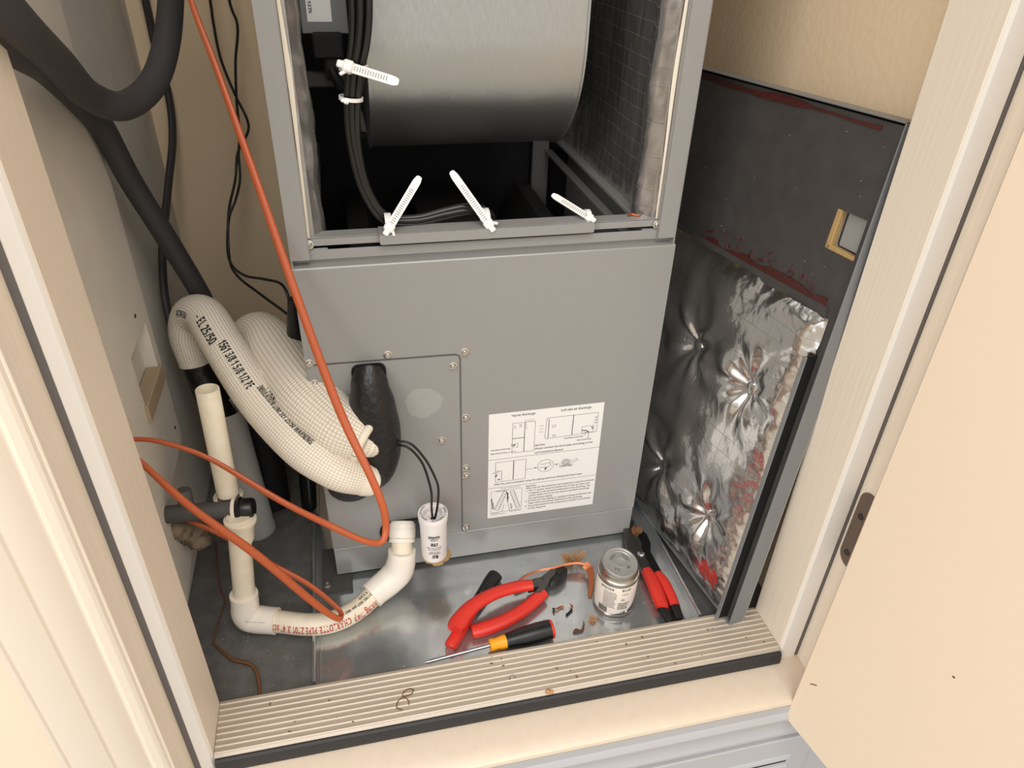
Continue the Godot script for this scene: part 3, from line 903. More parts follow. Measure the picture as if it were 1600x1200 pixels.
	ln.call([0.55, 0.155, 0.58, 0.155, 0.58, 0.175, 0.55, 0.175, 0.55, 0.155])
	ln.call([0.56, 0.245, 0.585, 0.245, 0.585, 0.262, 0.56, 0.262, 0.56, 0.245])
	ln.call([0.82, 0.20, 0.925, 0.20, 0.925, 0.258, 0.82, 0.258, 0.82, 0.20])
	ln.call([0.82, 0.235, 0.86, 0.240, 0.885, 0.255], 0.0014)
	ln.call([0.84, 0.285, 0.875, 0.245], 0.0006)
	ln.call([0.885, 0.315, 0.885, 0.26], 0.0006)
	ln.call([0.908, 0.21, 0.918, 0.23], 0.0016)
	ln.call([0.065, 0.445, 0.335, 0.445, 0.335, 0.635, 0.065, 0.635, 0.065, 0.445])
	ln.call([0.225, 0.445, 0.225, 0.63], 0.0011)
	ln.call([0.065, 0.53, 0.12, 0.53, 0.12, 0.625], 0.0006)
	ln.call([0.03, 0.545, 0.075, 0.545, 0.10, 0.535], 0.0006)
	ln.call([0.065, 0.585, 0.078, 0.560], 0.0016)
	ln.call([0.085, 0.612, 0.105, 0.612], 0.0018)
	ln.call([0.335, 0.548, 0.43, 0.543], 0.0005)
	ln.call([0.415, 0.541, 0.435, 0.543], 0.0016)
	ln.call([0.60, 0.533, 0.645, 0.533], 0.0005)
	ln.call([0.605, 0.533, 0.622, 0.533], 0.0016)
	for q in [[0.515, 0.533, 0.072], [0.70, 0.525, 0.040], [0.70, 0.525, 0.028], [0.70, 0.525, 0.015]]:
		var c := []
		for i in 29:
			c.append(q[0] + q[2] * cos(TAU * i / 28)); c.append(q[1] + q[2] * 0.82 * sin(TAU * i / 28))
		ln.call(c, 0.0005 if q[2] > 0.03 else 0.0008)
	ln.call([0.47, 0.515, 0.52, 0.515, 0.555, 0.505, 0.565, 0.535, 0.535, 0.55, 0.46, 0.545], 0.0006)
	ln.call([0.512, 0.575, 0.522, 0.548], 0.002)
	ln.call([0.72, 0.555, 0.81, 0.515, 0.80, 0.500, 0.74, 0.520])
	# the A-shaped coil drawing
	ln.call([0.03, 0.725, 0.31, 0.725, 0.31, 0.945, 0.03, 0.945, 0.03, 0.725], 0.0004)
	ln.call([0.145, 0.735, 0.06, 0.915, 0.10, 0.93, 0.17, 0.755, 0.145, 0.735], 0.0006)
	ln.call([0.20, 0.745, 0.265, 0.93, 0.30, 0.92, 0.235, 0.735, 0.20, 0.745], 0.0006)
	for i in 9:
		var f := float(i) / 9
		ln.call([0.145 - 0.085 * f, 0.735 + 0.18 * f, 0.17 - 0.07 * f, 0.755 + 0.175 * f], 0.0005)
		ln.call([0.20 + 0.065 * f, 0.745 + 0.185 * f, 0.235 + 0.065 * f, 0.735 + 0.185 * f], 0.0005)
	ln.call([0.17, 0.745, 0.185, 0.80, 0.18, 0.85], 0.0014)
	ln.call([0.185, 0.76, 0.175, 0.82], 0.001)
	ln.call([0.15, 0.87, 0.13, 0.95], 0.0005)
	ln.call([0.18, 0.84, 0.205, 0.95], 0.0005)
	ln.call([0.035, 0.80, 0.045, 0.91], 0.0012)
	ln.call([0.05, 0.84, 0.055, 0.91], 0.0008)
	ln.call([0.21, 0.87, 0.225, 0.90, 0.22, 0.93, 0.21, 0.90, 0.21, 0.87], 0.0006)
	obj("printing", st, "print_grey", lb)

# ------------------------------------------------------------------ removed door panel leaning on the right
func access_panel():
	var at := Vector3(0.514, 0.020, 0.2012)
	var b := Vector3(-0.1267, -0.035, -0.9913).normalized()
	var u := Vector3(0.0854, 0.9953, -0.046)
	u = (u - b * u.dot(b)).normalized()
	var t := thing("access_panel", "removed air handler door leaning at the right, black lined with foil quilt low down", "panel", at, "", true)
	t.basis = Basis(b, u, b.cross(u))
	var W := 0.445
	var H := 0.652
	obj("back_sheet", bx(0.0, W, 0.0, H, 0.0205, 0.022), "grey_paint", t)
	obj("flange", bx(0.0, 0.0016, 0.0, H, -0.001, 0.0205, 0.0004), "panel_edge_grey", t)
	obj("flange", bx(0.0, W, H - 0.0016, H, -0.001, 0.0205, 0.0004), "panel_edge_grey", t)
	obj("flange", bx(0.0, W, 0.0, 0.0016, -0.001, 0.0205, 0.0004), "panel_edge_grey", t)
	obj("flange", bx(W - 0.0016, W, 0.0, H, -0.001, 0.0205, 0.0004), "panel_edge_grey", t)
	# black lining with a square hole
	var s := mb()
	box(s, Vector3(0.002, 0.002, 0.004), Vector3(W - 0.002, 0.515, 0.0204))
	box(s, Vector3(0.002, 0.557, 0.004), Vector3(W - 0.002, H - 0.0045, 0.0204))
	box(s, Vector3(0.002, 0.515, 0.004), Vector3(0.010, 0.557, 0.0204))
	box(s, Vector3(0.052, 0.515, 0.004), Vector3(W - 0.002, 0.557, 0.0204))
	obj("black_lining", s, "black_liner_sheet", t)
	var f := mb()
	boxt(f, Transform3D(Basis(Vector3(0, 0, 1), 0.03), Vector3(0.0490, 0.536, 0.0080)), Vector3(0.0070, 0.043, 0.0080), 0.0008)
	boxt(f, Transform3D(Basis(Vector3(0, 0, 1), 0.02), Vector3(0.031, 0.5165, 0.0080)), Vector3(0.041, 0.0055, 0.0080), 0.0008)
	obj("hole_cover", bx(0.010, 0.052, 0.515, 0.557, 0.0115, 0.0125), "grey_paint", t)
	obj("cut_edge", f, "fibre_tan", t)
	var fr := mb()
	strap(fr, [Vector3(0.0425, 0.5545, 0.0108), Vector3(0.0425, 0.522, 0.0108), Vector3(0.0405, 0.520, 0.0108), Vector3(0.0115, 0.520, 0.0108)], 0.0012, 0.0015, Vector3(1, 1, 0), 1)
	obj("hole_rim", fr, "duct_dark", t)
	# glue beads
	var rng := RandomNumberGenerator.new()
	rng.seed = 8
	var g := mb()
	var pts := []
	var wd := []
	for i in 14:
		var f2 := i / 13.0
		pts.append(Vector3(0.025 + 0.31 * f2, 0.462 - 0.014 * f2 + rng.randf_range(-0.003, 0.003), 0.0032))
		wd.append(rng.randf_range(0.007, 0.016) * (1.0 - 0.4 * f2))
	strap(g, pts, wd, 0.0022, Vector3(0, 1, 0), 4)
	for i in 60:
		boxt(g, Transform3D(Basis(Vector3(0, 0, 1), rng.randf() * 3.0), Vector3(rng.randf_range(0.02, 0.27), rng.randf_range(0.448, 0.480), 0.0035)), Vector3(rng.randf_range(0.003, 0.008), 0.0022, 0.002), 0.0005)
	obj("glue_strip", g, "red_glue", t)
	var g2 := mb()
	pts = []
	wd = []
	for i in 12:
		pts.append(Vector3(0.03 + 0.34 * i / 11.0, 0.642 + rng.randf_range(-0.0015, 0.0015), 0.0035))
		wd.append(rng.randf_range(0.003, 0.009) * (1.2 if i > 3 and i < 9 else 0.5))
	strap(g2, pts, wd, 0.0016, Vector3(0, 1, 0), 4)
	obj("glue_strip", g2, "red_glue", t)
	var tp := mb()
	strap(tp, [Vector3(0.02, 0.449, 0.0028), Vector3(0.15, 0.446, 0.002), Vector3(0.34, 0.443, 0.0025)], 0.020, 0.0015, Vector3(0, 1, 0), 4)
	obj("edge_tape", tp, "black_liner_sheet", t)
	var fleck := mb()
	for i in 18:
		boxt(fleck, Transform3D(Basis(Vector3(0, 0, 1), rng.randf() * 3.0), Vector3(rng.randf_range(0.01, 0.40), rng.randf_range(0.47, 0.63), 0.0038)), Vector3(rng.randf_range(0.0005, 0.0014), 0.0006, 0.0005))
	var fo := obj("dust_flecks", fleck, "pale_grey", t)
	fo.set_meta("kind", "stuff")
	# foil quilt
	var n1 := FastNoiseLite.new()
	n1.seed = 5
	n1.frequency = 14.0
	n1.fractal_octaves = 1
	var n2 := FastNoiseLite.new()
	n2.seed = 6
	n2.frequency = 40.0
	n2.fractal_type = FastNoiseLite.FRACTAL_RIDGED
	n2.fractal_octaves = 2
	var dim := []
	for x in [0.093, 0.212, 0.335]:
		for y in [0.317, 0.110]:
			dim.append(Vector2(x + (0.006 if y < 0.2 else 0.0), y))
	var x0 := 0.0145
	var QW := 0.405
	var QH := 0.446
	var hf := func(a: float, c: float) -> float:
		var p := Vector2(x0 + a * QW, 0.002 + c * QH)
		var e := minf(minf(a * QW, (1.0 - a) * QW), minf(c * QH, (1.0 - c) * QH))
		var h := 0.014 * (1.0 - exp(-e / 0.016))
		var near := 1.0
		for i in dim.size():
			var d: Vector2 = p - dim[i]
			var l := d.length()
			near = minf(near, l / 0.06)
			h -= 0.012 * exp(-pow(l / 0.020, 2.0)) + 0.004 * exp(-pow(l / 0.05, 2.0))
			var th := atan2(d.y, d.x)
			var wr := sin(th * 5.0 + i * 1.7) + 0.7 * sin(th * 9.0 + i * 2.9)
			h += 0.0022 * wr * exp(-pow((l - 0.030) / 0.030, 2.0))
		var edge := exp(-a * QW / 0.030) + 0.7 * exp(-(1.0 - c) * QH / 0.03) + 0.7 * exp(-c * QH / 0.05)
		h += 0.0030 * n1.get_noise_2d(p.x, p.y) + (0.0002 + 0.0013 * minf(edge, 1.2)) * n2.get_noise_2d(p.x * 0.8, p.y * 0.8)
		return maxf(h, -0.001)
	var q := mb()
	var o := Vector3(x0, 0.002, 0.002)
	crumpled(q, o, Vector3(QW, 0, 0), Vector3(0, QH, 0), Vector3(0, 0, -1), 150, 165, hf)
	var qo := obj("foil_quilt", q, "foil", t)
	var sc := mb()
	scrim_lines(sc, o, Vector3(QW, 0, 0), Vector3(0, QH, 0), Vector3(0, 0, -1), 0.022, 0.022, hf, 0.00016, 80)
	obj("scrim_threads", sc, "foil", qo).set_meta("kind", "stuff")
	for d in dim:
		var k := mb()
		lathe(k, v2([0.0, 0.0022, 0.005, 0.0018, 0.0085, 0.0, 0.0085, -0.002]), Transform3D(Basis(Vector3.RIGHT, Vector3.FORWARD, Vector3.UP), Vector3(d.x, d.y, 0.002 - maxf(hf.call((d.x - x0) / QW, (d.y - 0.002) / QH), 0.0) - 0.001)), 20)
		obj("fastener", k, "foil", qo)
	obj("edge_channel", bx(0.0128, 0.0142, 0.002, 0.405, -0.0120, 0.004), "liner_black", t)
	obj("channel_lip", bx(0.0105, 0.0165, 0.002, 0.405, -0.0138, -0.0120, 0.0004), "panel_edge_grey", t)

func drain_pan():
	var t := thing("drain_pan", "galvanised sheet metal drain pan on the closet floor under the air handler", "drain pan", Vector3(0.227, 0.0, -0.1))
	var s := bx(-0.033, 0.489, 0.0005, 0.0030, -0.455, 0.174)
	obj("pan_sheet", s, "galvanised", t)
	obj("rim", along_z(v2([-0.0355, 0.0, -0.0355, 0.0115, -0.0345, 0.0125, -0.0325, 0.0125, -0.0315, 0.0115, -0.0305, 0.003, -0.0305, 0.0]), -0.455, 0.170), "galvanised", t)
	obj("rim_fold", along_z(v2([-0.0270, 0.003, -0.0265, 0.0045, -0.0255, 0.0045, -0.0250, 0.003]), -0.455, 0.172), "galvanised", t)
	obj("rim", along_z(v2([0.4835, 0.0, 0.4835, 0.0115, 0.4845, 0.0130, 0.4875, 0.0130, 0.4885, 0.0115, 0.4885, 0.0]), -0.455, 0.172), "galvanised", t)
	obj("rim_fold", along_z(v2([0.4640, 0.003, 0.4655, 0.0060, 0.4675, 0.0060, 0.4690, 0.003]), -0.455, 0.174), "galvanised", t)
	obj("bracket", bx(-0.0225, 0.020, 0.0032, 0.0055, -0.06, 0.030, 0.0005), "black_pipe", t)
	var k := mb()
	lathe(k, v2([0.005, 0.0, 0.005, 0.001, 0.0036, 0.0014, 0.0036, 0.006, 0.002, 0.0062, 0.0015, 0.004, 0.0, 0.004]), Transform3D(Basis(), Vector3(-0.015, 0.0055, 0.013)), 12)
	obj("screw", k, "zinc_screw", t)

func along_z(poly, z0: float, z1: float) -> SurfaceTool:
	var s := mb()
	prism(s, poly, Transform3D(Basis(), Vector3(0, 0, z0)), z1 - z0, 0.9)
	return s

# ------------------------------------------------------------------ hoses, cables, insulated tubes
func hoses():
	var t := thing("hose", "thick black hose looping across the top left corner of the closet", "hose", Vector3(-0.132, 0.656, -0.019))
	var s := mb()
	sweep(s, [Vector3(-0.129, 0.84, 0.275), Vector3(-0.130, 0.791, 0.236), Vector3(-0.128, 0.752, 0.190), Vector3(-0.140, 0.714, 0.098), Vector3(-0.146, 0.676, 0.025), Vector3(-0.132, 0.656, -0.019), Vector3(-0.114, 0.663, -0.068), Vector3(-0.103, 0.688, -0.119), Vector3(-0.098, 0.728, -0.182), Vector3(-0.097, 0.80, -0.28)], 0.0132, Vector3.UP, 10, 24)
	obj("sleeve", s, "hose_black", t)
	t = thing("hose", "black foam hose running down from behind the thick loop into the white arched tube", "hose", Vector3(-0.147, 0.484, -0.128))
	s = mb()
	sweep(s, [Vector3(-0.138, 0.800, 0.235), Vector3(-0.146, 0.740, 0.165), Vector3(-0.166, 0.700, 0.045), Vector3(-0.174, 0.655, -0.045), Vector3(-0.176, 0.618, -0.098), Vector3(-0.171, 0.553, -0.130), Vector3(-0.154, 0.469, -0.158), Vector3(-0.139, 0.375, -0.197), Vector3(-0.138, 0.349, -0.207)], 0.0128, Vector3.UP, 8, 20)
	obj("sleeve", s, "hose_black", t)
	t = thing("cable", "flat dark cable hanging against the left wall behind the black hoses", "cable", Vector3(-0.185, 0.409, -0.253))
	s = mb()
	sweep(s, [Vector3(-0.17, 0.77, -0.42), Vector3(-0.175, 0.692, -0.442), Vector3(-0.176, 0.642, -0.446), Vector3(-0.172, 0.575, -0.44), Vector3(-0.176, 0.521, -0.42), Vector3(-0.185, 0.467, -0.36), Vector3(-0.190, 0.409, -0.265), Vector3(-0.190, 0.346, -0.215), Vector3(-0.180, 0.267, -0.196), Vector3(-0.165, 0.19, -0.18), Vector3(-0.15, 0.10, -0.19)], 0.0088, Vector3(1, 0, 0), 8, 14, true, 0.6)
	obj("sheath", s, "hose_black", t)
	# pair of thin black wires
	t = thing("wire_pair", "two thin black wires hanging down the back wall beside the air handler", "wire", Vector3(-0.10, 0.42, -0.33))
	for k in 2:
		s = mb()
		var w := [[328, 0, .97], [331, 32, .97], [345, 90, .98], [366, 148, .99], [385, 190, .99], [388, 215, .99], [375, 255, .99], [371, 300, .99], [361, 340, .98], [359, 400, .98]] if k == 0 else [[366, 0, .97], [380, 45, .97], [372, 100, .98], [370, 160, .99], [374, 215, .99], [374, 255, .99], [381, 300, .99], [376, 325, .98], [362, 350, .98], [358, 400, .98]]
		var p := []
		var A := [Vector3(-0.086, 0.707, -0.400), Vector3(-0.087, 0.683, -0.400), Vector3(-0.086, 0.636, -0.400), Vector3(-0.075, 0.588, -0.398), Vector3(-0.064, 0.554, -0.396), Vector3(-0.066, 0.535, -0.395), Vector3(-0.084, 0.508, -0.39), Vector3(-0.092, 0.473, -0.37), Vector3(-0.105, 0.435, -0.335), Vector3(-0.110, 0.381, -0.300)]
		var B := [Vector3(-0.062, 0.713, -0.400), Vector3(-0.0565, 0.676, -0.400), Vector3(-0.067, 0.630, -0.400), Vector3(-0.074, 0.579, -0.396), Vector3(-0.077, 0.536, -0.393), Vector3(-0.083, 0.506, -0.387), Vector3(-0.085, 0.475, -0.372), Vector3(-0.093, 0.452, -0.350), Vector3(-0.106, 0.426, -0.330), Vector3(-0.111, 0.381, -0.300)]
		p = A if k == 0 else B
		p.push_front(p[0] + Vector3(0.002, 0.12, 0.0))
		if k == 0: p.append_array([Vector3(-0.096, 0.374, -0.25), Vector3(-0.060, 0.376, -0.18), Vector3(-0.020, 0.378, -0.105), Vector3(-0.014, 0.36, -0.10), Vector3(-0.012, 0.32, -0.10)])
		else: p.append_array([Vector3(-0.088, 0.378, -0.245), Vector3(-0.052, 0.398, -0.18), Vector3(-0.026, 0.412, -0.13), Vector3(-0.018, 0.396, -0.11), Vector3(-0.018, 0.35, -0.10)])
		sweep(s, p, 0.0019, Vector3.RIGHT, 6, 8)
		obj("wire", s, "cable_black", t)
	# dark cable bundle behind the tubes
	t = thing("cable_bundle", "black bundle of cables in the dark gap beside the air handler", "cable", Vector3(-0.015, 0.25, -0.10))
	s = mb()
	sweep(s, [Vector3(-0.012, 0.41, -0.09), Vector3(-0.016, 0.35, -0.10), Vector3(-0.022, 0.27, -0.12), Vector3(-0.03, 0.15, -0.14), Vector3(-0.04, 0.015, -0.15)], [0.006, 0.011, 0.013, 0.013, 0.012], Vector3.RIGHT, 6, 12)
	obj("bundle", s, "cable_black", t)
	t = thing("shadow_tube", "added black tube standing in for the dark shadow behind the grey conduit", "pipe insulation", Vector3(-0.10, 0.0, -0.19))
	s = mb()
	sweep(s, [Vector3(-0.100, 0.002, -0.185), Vector3(-0.098, 0.12, -0.195), Vector3(-0.095, 0.28, -0.205)], 0.028, Vector3.RIGHT, 4, 20)
	obj("sleeve", s, "liner_black", t)  # black tube added in place of the shadow behind the conduit
	orange()
	insulated()

func orange():
	var t := thing("control_cable", "orange control cable slanting across the cabinet and looping back to the left wall", "cable", Vector3(0.06, 0.296, 0.125))
	var s := mb()
	var a := [Vector3(-0.084, 0.86, -0.165), Vector3(-0.065, 0.749, -0.089), Vector3(-0.046, 0.681, -0.051), Vector3(-0.022, 0.586, -0.006), Vector3(0.007, 0.466, 0.046), Vector3(0.035, 0.359, 0.088), Vector3(0.060, 0.296, 0.125), Vector3(0.071, 0.259, 0.140), Vector3(0.072, 0.231, 0.146), Vector3(0.0655, 0.218, 0.153), Vector3(0.047, 0.212, 0.142), Vector3(0.012, 0.217, 0.117), Vector3(-0.044, 0.233, 0.080), Vector3(-0.117, 0.278, 0.044), Vector3(-0.158, 0.311, 0.048), Vector3(-0.176, 0.339, 0.074), Vector3(-0.182, 0.354, 0.099), Vector3(-0.179, 0.354, 0.112), Vector3(-0.167, 0.338, 0.113), Vector3(-0.130, 0.273, 0.118), Vector3(-0.076, 0.195, 0.122), Vector3(-0.030, 0.108, 0.119), Vector3(-0.004, 0.065, 0.118), Vector3(0.006, 0.055, 0.115), Vector3(0.001, 0.058, 0.099), Vector3(-0.032, 0.090, 0.081), Vector3(-0.076, 0.119, 0.063), Vector3(-0.134, 0.156, 0.036), Vector3(-0.186, 0.178, 0.014), Vector3(-0.20, 0.182, 0.005)]
	var r := [0.0030, 0.0030, 0.0034, 0.0042, 0.0048, 0.0052, 0.0048, 0.0046, 0.0042, 0.0038, 0.0038, 0.0042, 0.0040, 0.0032, 0.0031, 0.0031, 0.0030, 0.0031, 0.0034, 0.0043, 0.0052, 0.0050, 0.0042, 0.0038, 0.0040, 0.0044, 0.0044, 0.0040, 0.0036, 0.0034]
	sweep(s, a, r, Vector3(-0.3, 0.3, 0.9), 7, 12, true, 0.7)
	obj("sheath", s, "orange_sheath", t)

func insulated():
	var t := thing("insulated_tube", "front white woven insulated tube arching down to the cabinet with printed lettering", "pipe insulation", Vector3(-0.106, 0.342, -0.108), "white insulated line set")
	var s := mb()
	var F := sweep(s, [Vector3(-0.160, 0.284, -0.168), Vector3(-0.163, 0.327, -0.177), Vector3(-0.150, 0.356, -0.172), Vector3(-0.128, 0.364, -0.147), Vector3(-0.104, 0.345, -0.098), Vector3(-0.067, 0.308, -0.033), Vector3(-0.021, 0.277, 0.030), Vector3(0.019, 0.254, 0.060), Vector3(0.053, 0.236, 0.064)], [0.021, 0.0235, 0.0255, 0.026, 0.0260, 0.0261, 0.0254, 0.0229, 0.0192], Vector3(-0.3, 0.6, 0.7), 10, 28)
	var tube := obj("jacket", s, "woven_jacket", t)
	var p := mb()
	letters(p, "ASTM E84", 0.008, on_tube(F, 0.085, -0.55, 1.0, 0.0009), 0.026)
	letters(p, "- EL 25/50", 0.012, on_tube(F, 0.128, -1.0, 1.0, 0.0009), 0.046)
	letters(p, "1561 3/8 1 5/8 1/2 PE", 0.011, on_tube(F, 0.178, -1.35, 1.0, 0.0009), 0.075)
	letters(p, "INSULATION LINE SET 25/50 WARNING", 0.0075, on_tube(F, 0.258, -1.75, 1.0, 0.0009), 0.10)
	obj("printing", p, "print_black", tube)
	var e := mb()
	sweep(e, [Vector3(0.045, 0.2405, 0.0635), Vector3(0.053, 0.236, 0.064), Vector3(0.061, 0.2315, 0.0635), Vector3(0.0665, 0.2285, 0.0625), Vector3(0.0685, 0.2275, 0.062)], [0.0190, 0.0196, 0.0178, 0.0120, 0.003], Vector3.UP, 6, 24)
	obj("end_cuff", e, "foam_white", t)
	t = thing("insulated_tube", "wider white woven insulated tube behind the front one ending in an open cuff", "pipe insulation", Vector3(-0.041, 0.306, -0.116), "white insulated line set")
	s = mb()
	F = sweep(s, [Vector3(-0.105, 0.262, -0.181), Vector3(-0.092, 0.303, -0.188), Vector3(-0.064, 0.323, -0.161), Vector3(-0.038, 0.317, -0.094), Vector3(-0.006, 0.308, -0.018), Vector3(0.028, 0.293, 0.026), Vector3(0.056, 0.281, 0.042)], [0.023, 0.0265, 0.032, 0.0415, 0.0410, 0.0355, 0.0275], Vector3(0.0, 0.7, 0.7), 10, 32)
	tube = obj("jacket", s, "woven_jacket", t)
	p = mb()
	letters(p, "HBS-25/50 EFG-EG4", 0.010, on_tube(F, 0.175, -0.55, 1.0, 0.0009), 0.065)
	obj("printing", p, "print_black", tube)
	# the fold of jacket that opens round the copper
	var cu := mb()
	var ax := Vector3(0.82, -0.36, 0.44).normalized()
	var sx := ax.cross(Vector3.UP).normalized()
	var sy := sx.cross(ax)
	var lip := []
	for i in 33:
		var an := TAU * i / 32
		lip.append(Vector3(0.0585, 0.280, 0.0432) + (sx * cos(an) + sy * sin(an)) * 0.0262)
	sweep(cu, lip, 0.0052, ax, 1, 14, false)
	obj("open_cuff", cu, "foam_white", t)
	cu = mb()
	sweep(cu, [Vector3(0.040, 0.286, 0.036), Vector3(0.060, 0.277, 0.044), Vector3(0.076, 0.267, 0.034)], 0.0172, Vector3.UP, 6, 20)
	obj("inner_tube", cu, "woven_jacket", t)
	# taped black elbow at the cabinet
	t = thing("taped_elbow", "black tape wrapped elbow coming out of the cabinet beside the white tubes", "pipe insulation", Vector3(0.07, 0.305, 0.03))
	s = mb()
	sweep(s, [Vector3(0.071, 0.357, 0.002), Vector3(0.0705, 0.342, 0.014), Vector3(0.071, 0.318, 0.023), Vector3(0.0735, 0.285, 0.028), Vector3(0.0735, 0.255, 0.0285), Vector3(0.068, 0.225, 0.026), Vector3(0.054, 0.198, 0.016), Vector3(0.040, 0.186, 0.006)], [0.016, 0.022, 0.0275, 0.0290, 0.0280, 0.0255, 0.021, 0.017], Vector3.BACK, 8, 28)
	obj("tape_wrap", s, "black_tape", t)
	# taped neck under the left end, down into the conduit
	t = thing("taped_pipe", "black taped pipe below the left end of the white tube", "pipe insulation", Vector3(-0.14, 0.22, -0.15))
	s = mb()
	sweep(s, [Vector3(-0.160, 0.296, -0.170), Vector3(-0.154, 0.268, -0.163), Vector3(-0.142, 0.235, -0.150), Vector3(-0.130, 0.200, -0.135)], [0.018, 0.0195, 0.020, 0.019], Vector3.BACK, 6, 20)
	obj("tape_wrap", s, "black_tape", t)

# ------------------------------------------------------------------ drain line
func ring_at(st: SurfaceTool, c: Vector3, ax: Vector3, prof: Array, seg := 28):
	var y := ax.normalized()
	var x := y.cross(Vector3(0.31, 0.2, 0.93)).normalized()
	lathe(st, prof, Transform3D(Basis(x, y, x.cross(y)), c), seg)

func drain_line():
	var t := thing("drain_pipe", "cream plastic condensate drain with a curved red-lettered trap and open vent pipe", "pipe", Vector3(-0.119, 0.0, 0.062))
	var up := Vector3(0.0, 1.0, -0.01)
	# vent pipe, open at the top
	var s := mb()
	ring_at(s, Vector3(-0.1165, 0.196, 0.010), Vector3(0.003, 0.15, -0.010), v2([0.0, 0.0, 0.0134, 0.0, 0.0134, 0.151, 0.0128, 0.1518, 0.0110, 0.1518, 0.0105, 0.151, 0.0105, 0.08, 0.0, 0.08]))
	obj("vent_pipe", s, "pvc_cream", t)
	s = mb()
	ring_at(s, Vector3(-0.1165, 0.180, 0.012), up, v2([0.0, -0.012, 0.0140, -0.010, 0.0150, 0.0, 0.0175, 0.009, 0.0180, 0.014, 0.0165, 0.0155, 0.0150, 0.012, 0.0134, 0.012]))
	obj("socket", s, "pvc_cream", t)
	# riser
	var foot := Vector3(-0.119, 0.028, 0.0615)
	var top := Vector3(-0.1035, 0.186, 0.044)
	s = mb()
	sweep(s, [foot, top], 0.0138, Vector3.BACK, 1, 28)
	obj("riser_pipe", s, "pvc_cream", t)
	s = mb()
	ring_at(s, top + Vector3(0, -0.022, 0.002), top - foot, v2([0.0138, -0.016, 0.0155, -0.010, 0.0160, 0.008, 0.0195, 0.014, 0.0195, 0.018, 0.0175, 0.0195, 0.0, 0.0195]))
	obj("socket", s, "pvc_cream", t)
	# lower elbow
	s = mb()
	var d2 := Vector3(0.025, -0.001, 0.0075).normalized()
	sweep(s, [foot + Vector3(0.003, 0.036, -0.0035), foot + Vector3(0.0018, 0.020, -0.002), Vector3(-0.1185, 0.034, 0.0620), Vector3(-0.1150, 0.0245, 0.0635), Vector3(-0.1050, 0.0212, 0.0665), Vector3(-0.088, 0.0205, 0.0715), Vector3(-0.080, 0.0205, 0.0740)], [0.0178, 0.0178, 0.0183, 0.0186, 0.0183, 0.0178, 0.0178], Vector3.BACK, 8, 30)
	var el := obj("elbow", s, "pvc_white", t)
	s = mb()
	letters(s, "3/4 ASTM D2466", 0.0035, on_plane(Vector3(-0.117, 0.0345, 0.0800), Vector3(0.93, 0.12, 0.33).normalized(), Vector3(-0.18, 0.8, 0.35).normalized()), 0.027)
	obj("printing", s, "print_black", el)
	# trap
	s = mb()
	var F := sweep(s, [Vector3(-0.092, 0.0205, 0.0705), Vector3(-0.072, 0.0200, 0.0770), Vector3(-0.045, 0.0185, 0.0850), Vector3(-0.020, 0.0180, 0.0885), Vector3(0.005, 0.0190, 0.0850), Vector3(0.028, 0.0215, 0.0745), Vector3(0.050, 0.0280, 0.0600), Vector3(0.062, 0.034, 0.053)], 0.0146, Vector3(0.0, 0.8, 0.6), 10, 28)
	var tr := obj("trap_pipe", s, "pvc_cream", t)
	s = mb()
	letters(s, "40 Running Trap", 0.0100, on_tube(F, 0.163, 0.30, -1.0, 0.0004), 0.052)
	letters(s, "CHARLOTTE PIPE 2701 3/4\" sch", 0.0100, on_tube(F, 0.107, 0.30, -1.0, 0.0004), 0.096)
	obj("red_lettering", s, "print_red", tr)
	s = mb()
	letters(s, "ASTM D1785 NSF-pw 480 PSI", 0.0038, on_tube(F, 0.163, -0.42, -1.0, 0.0004), 0.068)
	letters(s, "PVC 1120", 0.0038, on_tube(F, 0.160, -0.75, -1.0, 0.0004), 0.030)
	obj("black_lettering", s, "print_black", tr)
	# upper elbow and the threaded adapter into the cabinet
	s = mb()
	sweep(s, [Vector3(0.045, 0.0275, 0.0625), Vector3(0.054, 0.0305, 0.0570), Vector3(0.072, 0.0365, 0.0480), Vector3(0.084, 0.046, 0.0435), Vector3(0.089, 0.058, 0.0405), Vector3(0.0915, 0.070, 0.0375), Vector3(0.0925, 0.078, 0.0350)], [0.0190, 0.0190, 0.0200, 0.0205, 0.0200, 0.0190, 0.0190], Vector3.BACK, 8, 30)
	obj("elbow", s, "pvc_white", t)
	var ax := Vector3(0.003, 0.016, -0.0150)
	s = mb()
	sweep(s, [Vector3(0.0920, 0.072, 0.0365), Vector3(0.0945, 0.092, 0.0215)], 0.0142, Vector3.RIGHT, 1, 24)
	obj("stub", s, "pvc_cream", t)
	s = mb()
	var base := Vector3(0.0935, 0.0845, 0.0265)
	ring_at(s, base, ax, v2([0.0140, 0.0, 0.0175, 0.0, 0.0180, 0.001, 0.0180, 0.005, 0.0168, 0.006, 0.0168, 0.008]))
	ring_at(s, base + ax.normalized() * 0.006, ax, v2([0.0185, 0.0, 0.0190, 0.001, 0.0190, 0.013, 0.0180, 0.015]), 8)
	ring_at(s, base + ax.normalized() * 0.020, ax, v2([0.0180, 0.0, 0.0180, 0.004, 0.0150, 0.009, 0.0, 0.010]))
	obj("adapter", s, "pvc_white", t)
	# black capped pipe
	t = thing("capped_pipe", "dark iron pipe stub with a black cap crossing the plastic riser", "pipe", Vector3(-0.10, 0.186, 0.03))
	s = mb()
	sweep(s, [Vector3(-0.196, 0.183, 0.020), Vector3(-0.108, 0.186, 0.030)], 0.0112, Vector3.UP, 1, 22)
	obj("pipe", s, "black_pipe", t)
	s = mb()
	ring_at(s, Vector3(-0.110, 0.186, 0.030), Vector3(0.088, 0.003, 0.010), v2([0.0112, 0.0, 0.0150, 0.0, 0.0155, 0.002, 0.0155, 0.004, 0.0130, 0.0055]))
